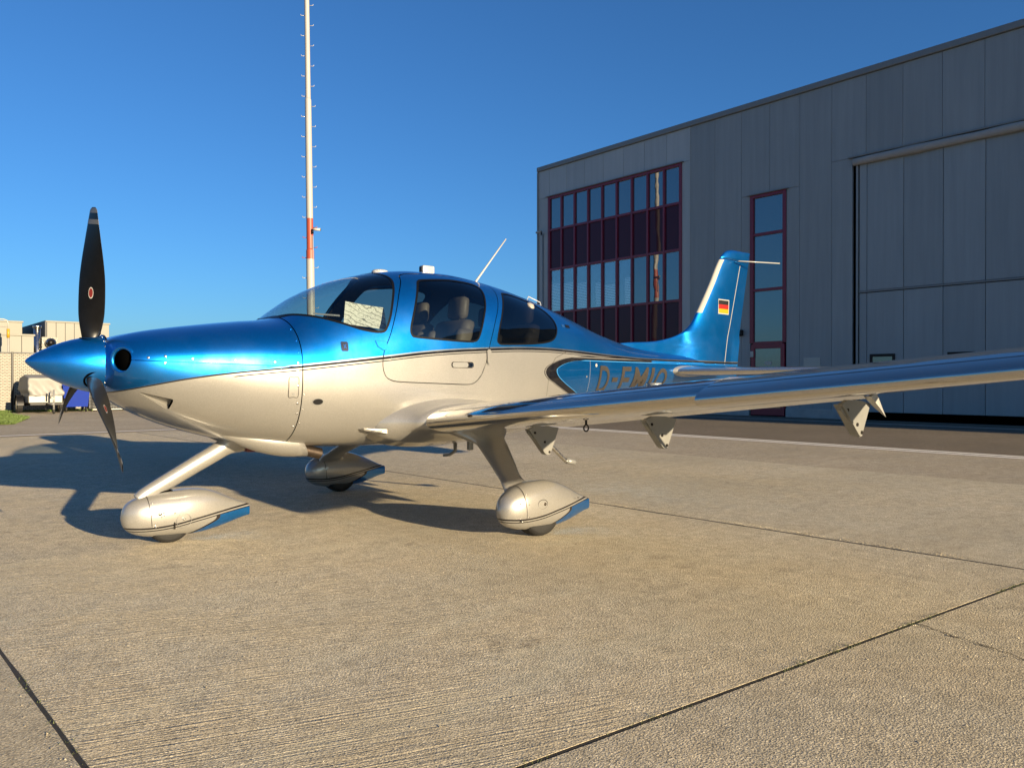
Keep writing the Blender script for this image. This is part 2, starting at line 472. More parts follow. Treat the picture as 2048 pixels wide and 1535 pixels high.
# ------------------------------------------------------------------ ground, apron, markings
def concrete_mat(name, base, grooves=0.0, stain_seed=0.0, agg=1.0):
    m, nt, bs = new_mat(name)
    g = nt.nodes.new('ShaderNodeNewGeometry')
    co = g.outputs['Position']
    off = N(nt, 'ShaderNodeVectorMath', operation='ADD', inp={0: co, 1: (stain_seed, stain_seed * .7, 0)}).outputs[0]
    big = noise(nt, off, 0.35, 6, 0.6)
    mid = noise(nt, off, 2.2, 6, 0.65)
    grain = noise(nt, co, 150.0, 3, 0.75)
    fine = noise(nt, co, 380.0, 2, 0.6)
    vo = N(nt, 'ShaderNodeTexVoronoi', feature='F1', inp={'Scale': 130.0, 'Randomness': 1.0})
    nt.links.new(co, vo.inputs['Vector'])
    stones = ramp(nt, vo.outputs['Color'], [(0.0, 0.45), (0.5, 1.0), (1.0, 1.5)])
    c = mixc(nt, ramp(nt, big, [(0.3, 0.0), (0.7, 1.0)]), tuple(x * .80 for x in base), tuple(x * 1.12 for x in base))
    c = mixc(nt, ramp(nt, mid, [(0.35, 0.0), (0.75, 1.0)]), c, tuple(x * a for x, a in zip(base, (1.05, 1.0, .93))))
    c = mixc(nt, 0.75 * agg, c, stones, 'MULTIPLY')
    c = mixc(nt, 0.7, c, ramp(nt, grain, [(0.34, 0.20), (0.66, 1.8)]), 'MULTIPLY')
    # dark oil spots and pits
    sp = N(nt, 'ShaderNodeTexVoronoi', feature='F1', inp={'Scale': 3.1, 'Randomness': 1.0})
    nt.links.new(off, sp.inputs['Vector'])
    pit = ramp(nt, sp.outputs['Distance'], [(0.022, 1.0), (0.045, 0.0)])
    c = mixc(nt, math_n(nt, 'MULTIPLY', pit, 0.6), c, (0.03, 0.027, 0.024))
    st = ramp(nt, noise(nt, off, 0.9, 5, 0.7), [(0.60, 0.0), (0.78, 1.0)])
    c = mixc(nt, math_n(nt, 'MULTIPLY', st, 0.35), c, tuple(x * .55 for x in base))
    mo = ramp(nt, noise(nt, off, 9.0, 5, 0.7), [(0.30, 0.72), (0.70, 1.22)])
    c = mixc(nt, 0.8, c, mo, 'MULTIPLY')
    pv = N(nt, 'ShaderNodeTexVoronoi', feature='F1', inp={'Scale': 13.0, 'Randomness': 1.0})
    nt.links.new(off, pv.inputs['Vector'])
    pits = mul(nt, ramp(nt, pv.outputs['Distance'], [(0.045, 1.0), (0.085, 0.0)]), ramp(nt, noise(nt, off, 1.7, 3), [(0.45, 0.0), (0.60, 1.0)]))
    c = mixc(nt, math_n(nt, 'MULTIPLY', pits, 0.65), c, (0.05, 0.043, 0.034))
    dv = N(nt, 'ShaderNodeTexVoronoi', feature='F1', inp={'Scale': 0.9, 'Randomness': 1.0})
    nt.links.new(N(nt, 'ShaderNodeVectorMath', operation='ADD', inp={0: off, 1: noise(nt, off, 5.0, 3, .6, 1)}).outputs[0], dv.inputs['Vector'])
    drip = ramp(nt, dv.outputs['Distance'], [(0.05, 1.0), (0.12, 0.0)])
    c = mixc(nt, math_n(nt, 'MULTIPLY', drip, 0.30), c, (0.09, 0.075, 0.055))
    wv = ramp(nt, noise(nt, off, 0.55, 4, 0.6), [(0.42, 0.0), (0.68, 1.0)])
    c = mixc(nt, math_n(nt, 'MULTIPLY', wv, 0.40), c, tuple(x * a for x, a in zip(base, (0.74, 0.73, 0.70))))
    mp3 = N(nt, 'ShaderNodeMapping', inp={'Vector': off, 'Rotation': (0, 0, R(12)), 'Scale': (0.35, 3.2, 1.0)})
    sk = ramp(nt, noise(nt, mp3.outputs[0], 1.0, 4, 0.6), [(0.56, 0.0), (0.74, 1.0)])
    c = mixc(nt, math_n(nt, 'MULTIPLY', sk, 0.28), c, tuple(min(.6, x * 1.35) for x in base))
    nt.links.new(c, bs.inputs['Base Color'])
    bs.inputs['Roughness'].default_value = 0.85
    bs.inputs['Specular IOR Level'].default_value = 0.25
    h = math_n(nt, 'ADD', math_n(nt, 'MULTIPLY', grain, 0.7), math_n(nt, 'MULTIPLY', vo.outputs['Distance'], 0.55))
    h = math_n(nt, 'ADD', h, math_n(nt, 'MULTIPLY', fine, 0.25))
    if grooves:
        mp = N(nt, 'ShaderNodeMapping', inp={'Vector': co, 'Rotation': (0, 0, R(15)), 'Scale': (1.2, 1.0, 1.0)})
        mp2 = N(nt, 'ShaderNodeMapping', inp={'Vector': mp.outputs[0], 'Scale': (3.0, 85.0, 1.0)})
        gr = noise(nt, mp2.outputs[0], 1.0, 2, 0.6)
        sx_ = N(nt, 'ShaderNodeSeparateXYZ', inp={0: co})
        side = N(nt, 'ShaderNodeMapRange', inp={0: math_n(nt, 'ADD', sx_.outputs[0], math_n(nt, 'MULTIPLY', sx_.outputs[1], -0.25)), 1: 1.0, 2: 3.0, 3: 1.0, 4: 0.08}).outputs[0]
        mask = mul(nt, ramp(nt, noise(nt, co, 1.1, 3, 0.5), [(0.34, 0.15), (0.54, 1.0)]), side)
        h = math_n(nt, 'ADD', h, mul(nt, gr, mask, grooves))
    b = N(nt, 'ShaderNodeBump', inp={'Strength': 1.0, 'Distance': 0.0046, 'Height': h})
    nt.links.new(b.outputs[0], bs.inputs['Normal'])
    return m
M['conc1'] = concrete_mat("brushed_concrete", (0.475, 0.418, 0.303), grooves=3.2)
M['conc2'] = concrete_mat("exposed_aggregate_concrete", (0.455, 0.402, 0.295), stain_seed=7.0)
M['conc3'] = concrete_mat("worn_concrete", (0.46, 0.405, 0.297), stain_seed=23.0, grooves=0.6)
M['asph1'] = concrete_mat("pale_worn_asphalt", (0.375, 0.325, 0.24), stain_seed=41.0, agg=.8)
M['asph2'] = concrete_mat("dark_asphalt", (0.165, 0.137, 0.10), stain_seed=57.0, agg=.8)
M['linepaint'] = simple("worn_white_road_paint", (0.75, 0.71, 0.64), 0.7, 0, 0.25, 18)
M['joint'] = simple("joint_sealant", (0.030, 0.025, 0.017), 0.8, 0, 0.4, 12, 0.3, 60)

def sheet(name, x0, x1, y0, y1, z, mat, parent=None):
    return link_mesh(name, [(x0, y0, z), (x1, y0, z), (x1, y1, z), (x0, y1, z)], [(0, 1, 2, 3)], mat, parent, False)

ground = structure(sheet('ground', -2500, 2500, -2500, 2500, -0.050, M['asph2']))
# worn asphalt between the slabs and the hangar, and at the far side
tar = structure(sheet('taxiway_asphalt', 8.62, 12.30, -60, 14.0, -0.004, M['asph1']))
yard = structure(sheet('yard_asphalt', -60, 30, 12.2, 60, -0.012, M['asph1']))
dark_strip = structure(sheet('hangar_forecourt', 12.30, 21.3, -80, 30, -0.008, M['asph2']))
def marking(x0, x1, y0, y1, z, par):
    return sheet('line_marking', x0, x1, y0, y1, z, M['linepaint'], par)
marking(11.78, 11.92, -40, 12.75, 0.0, tar)
marking(12.06, 12.20, -40, 12.75, 0.0, tar)
marking(-40, 11.7, 12.66, 12.86, 0.0, yard)
marking(19.45, 19.56, -40, 14, -0.004, dark_strip)

apron = structure(sheet('concrete_apron', -60, 8.62, -60, 12.2, -0.0014, M['joint']))
xs = [-0.42 + 4.675 * k for k in range(-6, 2)] + [8.62]
ys = [-4.02 + 5.4 * k for k in range(-4, 1)] + [12.2]
GAP = 0.009
def skew(x, y):
    """the slab joints run slightly askew to the parked aircraft"""
    fy = min(1, max(0, (6 - y) / 10)); fx = min(1, max(0, (8.62 - x) / 4.3))
    return x - .030 * y * fx, y + (.17 - .079 * x) * fy
rng = random.Random(4)
mats = ['conc1', 'conc2', 'conc3']
for i in range(len(xs) - 1):
    for j in range(len(ys) - 1):
        x0, x1, y0, y1 = xs[i] + GAP * (1.3 if i == 7 else .42), xs[i+1] - GAP * (1.3 if i == 6 else .42), ys[j] + GAP * 1.15, ys[j+1] - GAP * 1.15
        if (i, j) == (6, 4): mk = 'conc1'
        elif i == 6: mk = 'conc2'
        elif i == 7: mk = 'conc3' if j % 2 else 'conc2'
        elif i == 5: mk = 'conc2'
        else: mk = mats[(i * 2 + j) % 3]
        # slab with slightly chipped, rounded edges
        dz = rng.uniform(-0.0012, 0.0012) * (0 if i >= 5 and j >= 3 else 1)
        b = 0.004
        near = i >= 5 and j >= 3
        def edge(n, fx):
            return [fx(k / n) for k in range(n)]
        nE = 60 if near else 12
        def chip():
            return rng.choice([0, 0, 0, .3, .6, 1.0]) * rng.random() * 0.014 if near else 0
        ring0 = []
        for (ax, ay, bx, by) in ((x0, y0, x1, y0), (x1, y0, x1, y1), (x1, y1, x0, y1), (x0, y1, x0, y0)):
            for k in range(nE):
                t = k / nE
                ring0.append((ax + (bx-ax)*t, ay + (by-ay)*t))
        cx, cy = (x0+x1)/2, (y0+y1)/2
        v = []; n = len(ring0)
        for lvl in range(3):
            for (px, py) in ring0:
                ox, oy = (px - cx), (py - cy)
                ins = [0.0, 0.0, b + chip()][lvl]
                qx = px - math.copysign(ins, ox) if abs(abs(ox) - (x1-x0)/2) < 1e-6 else px
                qy = py - math.copysign(ins * (.0 if near else 1), oy) if abs(abs(oy) - (y1-y0)/2) < 1e-6 else py
                v.append((*skew(qx, qy), [-0.03, -0.006, 0.0][lvl] + dz))
        f = []
        for lvl in range(2):
            for k in range(n):
                f.append((lvl*n+k, lvl*n+(k+1) % n, (lvl+1)*n+(k+1) % n, (lvl+1)*n+k))
        f.append(tuple(2*n+k for k in range(n)))
        o = link_mesh('slab', v, f, M[mk], apron, False)

# crack across one slab, as a thin sunken-looking filler line standing a hair above the slab
def crack(pts, w, name, par, z=0.0035):
    mb = MB(); rr = random.Random(9)
    L = []
    for (ax, ay), (bx, by) in zip(pts[:-1], pts[1:]):
        for k in range(14):
            t = k / 14
            L.append((ax + (bx-ax)*t + rr.gauss(0, .008), ay + (by-ay)*t + rr.gauss(0, .008)))
    L = [skew(*q) for q in L]
    v = []; f = []
    for k, (x, y) in enumerate(L):
        a = L[min(k+1, len(L)-1)]; c = L[max(k-1, 0)]
        d = Vector((a[0]-c[0], a[1]-c[1])).normalized(); nrm = Vector((-d.y, d.x))
        ww = w * rr.uniform(.25, 1.4)
        v += [(x + nrm.x*ww, y + nrm.y*ww, z), (x - nrm.x*ww, y - nrm.y*ww, z)]
        if k: f.append((2*k-2, 2*k-1, 2*k+1, 2*k))
    return link_mesh(name, v, f, M['joint'], par, False)
crack([(2.70, -4.04), (2.62, -4.3), (2.50, -4.62), (2.45, -5.4), (2.3, -6.2)], 0.004, 'crack', apron)
crack([(3.9, -5.1), (4.0, -4.6), (4.25, -4.1)], 0.003, 'crack', apron)
# sealant bead standing in the joints
bead = MB()
bead.tube([(*skew(x_, -4.02), -.0047) for x_ in np.linspace(-3, 8.6, 30)], .0038, 6)
bead.build('joint_seal', M['black'], apron)

# moss and weeds growing in the joints
def blade_cloud(name, spots, mat, hmin, hmax, seed, label, cat):
    rr = random.Random(seed); v = []; f = []
    for (x, y, z) in spots:
        for _ in range(rr.randint(3, 6)):
            a = rr.uniform(0, 6.28); h = rr.uniform(hmin, hmax); w = h * rr.uniform(.10, .22)
            bx, by = x + rr.gauss(0, .012), y + rr.gauss(0, .006)
            lx, ly = math.cos(a) * h * .6, math.sin(a) * h * .6
            n = len(v)
            v += [(bx - w*math.sin(a), by + w*math.cos(a), z), (bx + w*math.sin(a), by - w*math.cos(a), z),
                  (bx + lx*.5, by + ly*.5, z + h*.75), (bx + lx, by + ly, z + h)]
            f += [(n, n+1, n+2), (n+1, n+3, n+2)]
    o = link_mesh(name, v, f, mat, None, False)
    return tag(o, label, cat, kind='stuff')
M['moss'] = simple("moss_green", (0.07, 0.085, 0.03), 0.8, 0, 0.4, 9)
M['dry'] = simple("dry_weed", (0.20, 0.16, 0.09), 0.8, 0, 0.4, 9)
M['grass'] = simple("grass_green", (0.075, 0.115, 0.022), 0.7, 0, 0.35, 1.2)
rr = random.Random(2)
sp = []
for k in range(520):
    x = rr.uniform(-.3, 6.0)
    if math.sin(x*7.3) + math.sin(x*3.1+1) + rr.gauss(0, .7) > .2:
        sp.append((x, -4.02 + rr.gauss(0, .007), -0.003))
for k in range(60):
    sp.append((-.42 + rr.gauss(0, .005), rr.uniform(-4, 1), -0.003))
sp = [(*skew(q[0], q[1]), q[2]) for q in sp]
blade_cloud('moss', sp, M['moss'], .005, .014, 5, 'low green moss and weeds growing in the apron joints', 'moss')
sp = []
for k in range(420):
    y = rr.uniform(-4.2, 1.0)
    if math.sin(y*6.3+.5) + rr.gauss(0, .6) > .1:
        sp.append((4.31 + abs(rr.gauss(0, .035)), y, 0.0))
# crumbled joint filler: tiny stones beside the cross joint
def stones(name, spots, mat, r0, r1, seed, label, cat):
    rr = random.Random(seed); v = []; f = []
    for (x, y, z) in spots:
        r = rr.uniform(r0, r1); n = len(v)
        a = rr.uniform(0, 3)
        v += [(x + r*math.cos(a+k*2.09)*rr.uniform(.7, 1.3), y + r*math.sin(a+k*2.09)*rr.uniform(.7, 1.3), z) for k in range(3)] + [(x, y, z + r*rr.uniform(.5, .9))]
        f += [(n, n+1, n+3), (n+1, n+2, n+3), (n+2, n, n+3)]
    o = link_mesh(name, v, f, mat, None, False)
    return tag(o, label, cat, kind='stuff')
sp2 = []
for k in range(2400):
    y = rr.uniform(-4.2, 1.5)
    if math.sin(y*5.1) + math.sin(y*2.2+1) + rr.gauss(0, .5) > 0.0:
        sp2.append((4.272 + abs(rr.gauss(0, .045)), y, 0.0015))
for k in range(500):
    sp2.append((rr.uniform(-.3, 6), rr.uniform(-4.7, 2), 0.0015))
for k in range(120):
    sp2.append((-.45 - abs(rr.gauss(0, .05)), rr.uniform(-4, 0), 0.0015))
sp2 = [(*skew(q[0], q[1]), q[2]) for q in sp2]
stones('gravel', sp2, M['conc2'], .002, .0055, 8, 'loose grit crumbled out of the apron joints', 'grit')

# grass at the far left of the yard
lawn = structure(link_mesh('lawn', [(-30, 17.6, 0.0), (2.4, 17.6, 0.0), (3.2, 20.5, 0.0), (3.3, 26.6, 0.0), (-30, 26.6, 0.0)], [(0, 1, 2, 3, 4)], simple("lawn_soil", (0.06, 0.075, 0.02), 0.9, 0, 0.3, 3), None, False))
sp = []
for k in range(9000):
    y = 17.6 + (rr.random() ** 1.5) * 9
    x = rr.uniform(-1.5, 2.45 + min(.85, (y-17.6)*.25))
    sp.append((x, y, 0.0))
for k in range(1600):
    sp.append((rr.uniform(3.3, 13), 26.75 + abs(rr.gauss(0, .25)) * -1, 0.0))
blade_cloud('grass', sp, M['grass'], .03, .09, 12, 'short green grass at the edge of the yard', 'grass')
# ------------------------------------------------------------------ hangar
HX = 21.2
def panel_mat(name, col, rough=0.45):
    m, nt, bs = new_mat(name)
    g = nt.nodes.new('ShaderNodeNewGeometry')
    oi = nt.nodes.new('ShaderNodeObjectInfo')
    n1 = noise(nt, g.outputs['Position'], 0.6, 5, 0.6)
    mp = N(nt, 'ShaderNodeMapping', inp={'Vector': g.outputs['Position'], 'Scale': (6, 6, 0.35)})
    n2 = noise(nt, mp.outputs[0], 1.0, 5, 0.65)
    c = mixc(nt, n1, tuple(x*.92 for x in col), tuple(x*1.07 for x in col))
    c = mixc(nt, 0.45, c, ramp(nt, n2, [(0.3, 0.78), (0.7, 1.12)]), 'MULTIPLY')
    rv = math_n(nt, 'MULTIPLY_ADD', oi.outputs['Random'], 0.10, 0.95)
    c = mixc(nt, 1.0, c, rv, 'MULTIPLY')
    nt.links.new(c, bs.inputs['Base Color'])
    nt.links.new(mixf(nt, n2, rough - .1, rough + .12), bs.inputs['Roughness'])
    b = N(nt, 'ShaderNodeBump', inp={'Strength': 0.08, 'Distance': 0.02, 'Height': n1})
    nt.links.new(b.outputs[0], bs.inputs['Normal'])
    return m
M['clad'] = panel_mat("hangar_cladding_grey", (0.255, 0.275, 0.275))
M['clad_l'] = panel_mat("hangar_cladding_light", (0.36, 0.385, 0.385))
M['doorclad'] = panel_mat("hangar_door_grey", (0.26, 0.285, 0.29))
M['cap'] = simple("parapet_capping", (0.20, 0.205, 0.20), 0.5, 0.2, 0.1)
M['maroon'] = simple("maroon_window_frame", (0.17, 0.012, 0.032), 0.35, 0, 0.1)
M['plinth'] = simple("stained_plinth_concrete", (0.34, 0.33, 0.31), 0.9, 0, 0.35, 3, 0.5, 30)
M['canvas'] = simple("grey_canvas_seal", (0.33, 0.31, 0.28), 0.7, 0, 0.15, 4, 0.3, 7)
def pane_mat(name, col, refl, rough=0.01, wave=0.03):
    m, nt, bs = new_mat(name)
    bs.inputs['Base Color'].default_value = (*col, 1)
    bs.inputs['Roughness'].default_value = rough
    bs.inputs['IOR'].default_value = refl
    g = nt.nodes.new('ShaderNodeNewGeometry')
    h = noise(nt, g.outputs['Position'], 1.3, 2, 0.5)
    b = N(nt, 'ShaderNodeBump', inp={'Strength': wave, 'Distance': 0.02, 'Height': h})
    nt.links.new(b.outputs[0], bs.inputs['Normal'])
    return m
M['pane'] = pane_mat("coated_window_glass", (0.035, 0.05, 0.06), 2.6, wave=0.10)
M['spandrel'] = pane_mat("dark_spandrel_glass", (0.060, 0.014, 0.026), 1.28)
M['clearpane'] = glass_mat("clear_window_glass", (0.85, 0.88, 0.88), base=0.18)
M['slatwhite'] = simple("reflection_slat_white", (0.80, 0.80, 0.78), 0.5)  # for the added slats that imitate reflected stripes
M['curtain'] = simple("pale_curtain", (0.35, 0.36, 0.36), 0.9)

hangar = thing('hangar', 'large grey metal clad hangar with maroon window bands behind the aircraft', 'hangar', (HX, 9, 0))
hb = MB().box(HX + 0.10, HX + 40, -84, 18.40, -0.02, 9.85)
hb.build('inner_wall', M['dark'], hangar)
GAPP = 0.007
def wall_panel(y0, y1, z0, z1, mat):
    MB().bevbox(HX, HX + 0.09, y0 + GAPP/2, y1 - GAPP/2, z0, z1, 0.007).build('wall_panel', mat, hangar)
OPEN = [(11.08, 17.78, 0.30, 8.66), (7.13, 8.38, -1, 7.02), (-15.0, 5.06, -1, 7.52)]
def panels(y_edges, mat, ztop):
    for a, b in zip(y_edges[:-1], y_edges[1:]):
        over = [o for o in OPEN if o[0] < b - .02 and o[1] > a + .02]
        if not over:
            wall_panel(a, b, 0.22, ztop, mat); continue
        zt = max(o[3] for o in over)
        wall_panel(a, b, zt, ztop, mat)                       # whole width above the opening
        cuts = sorted(set([a, b] + [c for o in over for c in o[:2] if a < c < b]))
        for c0, c1 in zip(cuts[:-1], cuts[1:]):
            mid = (c0 + c1) / 2; cov = [o for o in over if o[0] <= mid <= o[1]]
            if c1 - c0 < .03: continue
            if not cov: wall_panel(c0, c1, 0.22, zt - GAPP, mat)
            elif cov[0][2] > .3: wall_panel(c0, c1, .22, cov[0][2], mat)
panels([10.73 + 1.0*k for k in range(0, 8)] + [18.36], M['clad_l'], 9.80)
panels([10.73 - 1.01*k for k in range(0, 17)][::-1], M['clad'], 9.80)
MB().box(HX, HX + .09, -84, -5.5, 7.55, 9.8).build('wall_extension', M['clad'], hangar)
MB().box(HX, HX + .09, -84, -15.05, 0.0, 7.55).build('wall_extension', M['clad'], hangar)
MB().bevbox(HX - .07, HX + 40, -84, 18.44, 9.805, 9.99, 0.02).build('parapet_cap', M['cap'], hangar)
MB().bevbox(HX - .03, HX + .12, 18.365, 18.47, 0, 9.80, 0.015).build('corner_trim', M['cap'], hangar)
MB().bevbox(HX - .015, HX + .02, 10.715, 10.775, 0.2, 9.8, 0.005).build('cover_strip', M['clad_l'], hangar)
MB().bevbox(HX - .05, HX + .1, 5.12, 7.12, -.02, .26, .01).build('plinth', M['plinth'], hangar)
MB().bevbox(HX - .03, HX + .1, 8.40, 18.4, -.02, .21, .01).build('plinth', M['plinth'], hangar)
MB().bevbox(HX - .03, HX + .1, -84, -15.1, -.02, .21, .01).build('plinth', M['plinth'], hangar)

# window band: frame, each pane a sub-part
def window(yA, yB, zrows, ncol, kinds, label=None):
    """frame of mullions and transoms with one pane per field"""
    fr = MB()
    w = 0.072
    zt, zb = zrows[0], zrows[-1]
    fr.box(HX - .03, HX + .10, yA - w*.6, yA + w, zb, zt); fr.box(HX - .03, HX + .10, yB - w, yB + w*.6, zb, zt)
    fr.box(HX - .032, HX + .102, yA - w*.6, yB + w*.6, zt - w, zt + .02)
    cw = (yB - yA) / ncol
    for k in range(1, ncol):
        fr.box(HX - .028, HX + .098, yA + cw*k - w*.55, yA + cw*k + w*.55, zb, zt - w)
    for z in zrows[1:]:
        fr.box(HX - .022, HX + .092, yA + w, yB - w, z - w*.6, z + w*.6)
    f = fr.build('window_frame', M['maroon'], hangar)
    cap = MB().bevbox(HX - .10, HX + .01, yA - .12, yB + .12, zt + .022, zt + .05, .006).build('drip_cap', M['cap'], f)
    for r in range(len(zrows) - 1):
        for k in range(ncol):
            y0, y1 = yA + cw*k + w*.5, yA + cw*(k+1) - w*.5
            z1, z0 = zrows[r] - w*.55, zrows[r+1] + w*.55
            tx = rng.gauss(0, .0012); 
            p = MB(); X = HX + .035
            p.add([(X + tx, y0, z0), (X - tx, y1, z0), (X - tx*.6, y1, z1), (X + tx*.6, y0, z1),
                   (X + .02, y0, z0), (X + .02, y1, z0), (X + .02, y1, z1), (X + .02, y0, z1)],
                  [(0, 1, 2, 3), (7, 6, 5, 4), (0, 4, 5, 1), (1, 5, 6, 2), (2, 6, 7, 3), (3, 7, 4, 0)])
            striped = ncol == 9 and r == 2 and 3 <= k <= 8  # added pale slats behind these panes imitate bright striped reflections in the glass
            pn_ = p.build('pane', M['clearpane' if striped else kinds[r]], f)
            if striped:
                zb_ = z0 + (z1 - z0) * rng.uniform(.0, .04); zt_ = z0 + (z1 - z0) * (.62, .5, .58, .66, .70, .72)[k - 3]
                nb = int((zt_ - zb_) / .062); mbb = MB()
                for q in range(nb):
                    zz_ = zb_ + .062 * q
                    mbb.box(HX + .066, HX + .072, y0 + .03, y1 - .03 - (.28 if k in (3, 5) else 0), zz_, zz_ + .040)
                mbb.build('reflection_slats', M['slatwhite'], f)['kind'] = 'stuff'
    return f
window(11.10, 17.76, [8.63, 7.28, 5.66, 3.90, 2.30, 0.36], 9, ['pane', 'spandrel', 'pane', 'spandrel', 'pane'])
window(7.17, 8.34, [6.98, 5.74, 3.98, 2.30], 1, ['pane', 'pane', 'pane'])
# personnel door under the narrow window
dr = MB()
for (a, b, c, d) in ((7.17, 7.30, 0.02, 2.26), (8.21, 8.34, 0.02, 2.26), (7.30, 8.21, 2.12, 2.26), (7.30, 8.21, .02, .24)):
    dr.bevbox(HX - .04, HX + .06, a, b, c, d, .006)
dr = dr.build('personnel_door', M['maroon'], hangar)
MB().bevbox(HX + .0, HX + .02, 7.28, 8.22, .22, 2.14, .004).build('pane', M['pane'], dr)
MB().bevbox(HX - .012, HX - .006, 7.62, 7.86, 1.60, 1.72, .002).build('notice', M['white'], dr)
MB().bevbox(HX - .012, HX - .006, 7.66, 7.80, 1.42, 1.54, .002).build('notice', M['white'], dr)
MB().bevbox(HX - .10, HX - .03, 8.23, 8.33, 1.85, 2.05, .02).build('door_closer', M['white'], dr)
MB().bevbox(HX - .012, HX - .002, 6.02, 6.55, 1.30, 1.80, .002).build('notice_board', M['white'], hangar)
MB().bevbox(HX - .14, HX - .0, 8.62, 8.76, 2.55, 2.75, .03).build('wall_lamp', M['black'], hangar)
# sliding door with its own panels
dback = MB().box(HX + .105, HX + .14, -15, 5.02, 0.0, 7.5).build('door_opening', M['dark'], hangar)
for k in range(21):
    yb = 4.87 - .22 if k == 0 else 4.65 - 1.01 * (k - 1) - 0
    ya = 4.65 if k == 0 else yb - 1.01
    yb = 4.87 if k == 0 else yb
    for (z0, z1) in ((0.22, 3.60), (3.67, 7.30)):
        MB().bevbox(HX + .02, HX + .09, ya + .006, yb - .006, z0, z1, .01).build('door_panel', M['doorclad'], dback)
MB().bevbox(HX - .01, HX + .05, -15, 4.87, 3.615, 3.662, .006).build('door_rail', M['cap'], dback)
MB().bevbox(HX + .0, HX + .09, 4.90, 4.955, .1, 7.3, .004).build('door_edge', M['clad'], dback)
for (a, b) in ((3.86, 4.55), (1.85, 2.51), (-.2, .46)):
    w_ = MB()
    for (c0, c1, z0, z1) in ((a, b, 1.78, 1.86), (a, b, 1.20, 1.28), (a, a+.07, 1.28, 1.78), (b-.07, b, 1.28, 1.78)):
        w_.box(HX - .008, HX + .03, c0, c1, z0, z1)
    wf = w_.build('door_window_frame', M['black'], dback)
    MB().box(HX + .010, HX + .018, a + .06, b - .06, 1.26, 1.80).build('pane', M['pane'], wf)
# canvas seal rolled along the top of the door
cv = MB(); ringsv = []
rc = random.Random(6)
for k in range(90):
    y = 5.02 - 20*k/89
    wob = .012*math.sin(y*2.3) + .008*math.sin(y*5.7+1)
    sag = .02 if k else 0
    ringsv.append([(HX - .02 + (.085+wob) * math.cos(a) - (.02 if math.cos(a) < 0 else 0), y, 7.37 + (.115 + wob*.6) * math.sin(a)) for a in [2*math.pi*j/14 for j in range(14)]])
cv.rings(ringsv); cv.build('canvas_seal', M['canvas'], dback, True)
MB().bevbox(HX - .09, HX + .02, -15.1, 5.16, 7.495, 7.535, .006).build('drip_cap', M['cap'], dback)

def cctv(loc, d, name, label):
    t = thing(name, label, 'camera', loc)
    p = Vector(loc); d = Vector(d).normalized()
    MB().tube([p, p + d*.10, p + d*.26], [.045, .05, .05], 12).build('housing', M['white'], t, True)
    MB().tube([p + d*.24, p + d*.275], .038, 12).build('lens_hood', M['black'], t, True)
    MB().tube([p - d*.01 + Vector((0, 0, -.02)), p + Vector((0, 0, -.16))], .03, 10).build('mount', M['black'], t, True)
    return t
cctv((HX - .16, 18.05, 7.28), (-.15, 1, -.12), 'security_camera', 'small white security camera on the upper corner of the hangar')
MB().tube([(HX - .025, 18.1, .3), (HX - .025, 18.1, 7.2)], .02, 8).build('cable_conduit', M['cap'], hangar, True)

# ------------------------------------------------------------------ mast
mast = thing('mast', 'tall white and red steel mast with step bolts behind the aircraft', 'mast', (11.73, 19.9, 0))
MX, MY = 11.73, 19.9
M['mastwhite'] = simple("weathered_white_mast_paint", (0.30, 0.29, 0.27), 0.5, 0, 0.08, 2)
M['mastred'] = simple("signal_red_mast_paint", (0.27, 0.05, 0.025), 0.5, 0, 0.12, 2)
def mseg(z0, z1, r0, r1, mat, nm='mast_section'):
    MB().tube([(MX, MY, z0), (MX, MY, z1)], [r0, r1], 24).build(nm, M[mat], mast, True).data.polygons
for (z0, z1, r0, r1, mt) in ((0, 1.9, .145, .143, 'mastwhite'), (1.9, 3.3, .143, .141, 'mastred'), (3.3, 5.39, .141, .138, 'mastwhite'), (5.39, 5.70, .138, .137, 'mastred'),
                             (5.70, 6.82, .118, .117, 'mastred'), (6.82, 11.0, .117, .108, 'mastwhite'), (11.0, 19.5, .090, .075, 'mastwhite')):
    o = MB().tube([(MX, MY, z0), (MX, MY, z1)], [r0, r1], 24).build('mast_section', M[mt], mast, True); sharpen(o)
MB().tube([(MX, MY, 5.66), (MX, MY, 5.76)], [.137, .117], 24).build('collar', M['mastred'], mast, True)
MB().tube([(MX, MY, 10.96), (MX, MY, 11.06)], [.108, .09], 24).build('collar', M['mastwhite'], mast, True)
sd = Vector((.80, -.60, 0)).normalized()
for k in range(46):
    z = 2.6 + .355*k
    s = 1 if k % 2 else -1
    r = .14 if z < 5.7 else (.112 if z < 11 else .083)
    p = Vector((MX, MY, z)) + sd*s*(r - .01)
    col = 'mastred' if 5.39 < z < 6.82 or 1.9 < z < 3.3 else 'white'
    MB().tube([p, p + sd*s*.115, p + sd*s*.14 + Vector((0, 0, .012)), p + sd*s*.145 + Vector((0, 0, .045))], .011, 6).build('step_bolt', M[col], mast, True)
MB().tube([(MX + .045, MY - .135, 0.2), (MX + .045, MY - .135, 6.2)], .016, 8).build('cable_conduit', M['white'], mast, True)
MB().tube([(MX, MY, 0), (MX, MY, .12)], [.26, .26], 16).build('base_flange', M['zinc'], mast, True)
cctv((MX - .05, MY - .16, 6.42), (.8, -.6, -.05), 'mast_camera', 'black and white security camera fixed to the red mast band')

mast.rotation_euler = (R(-.40), R(-.60), 0)     # the mast leans a little

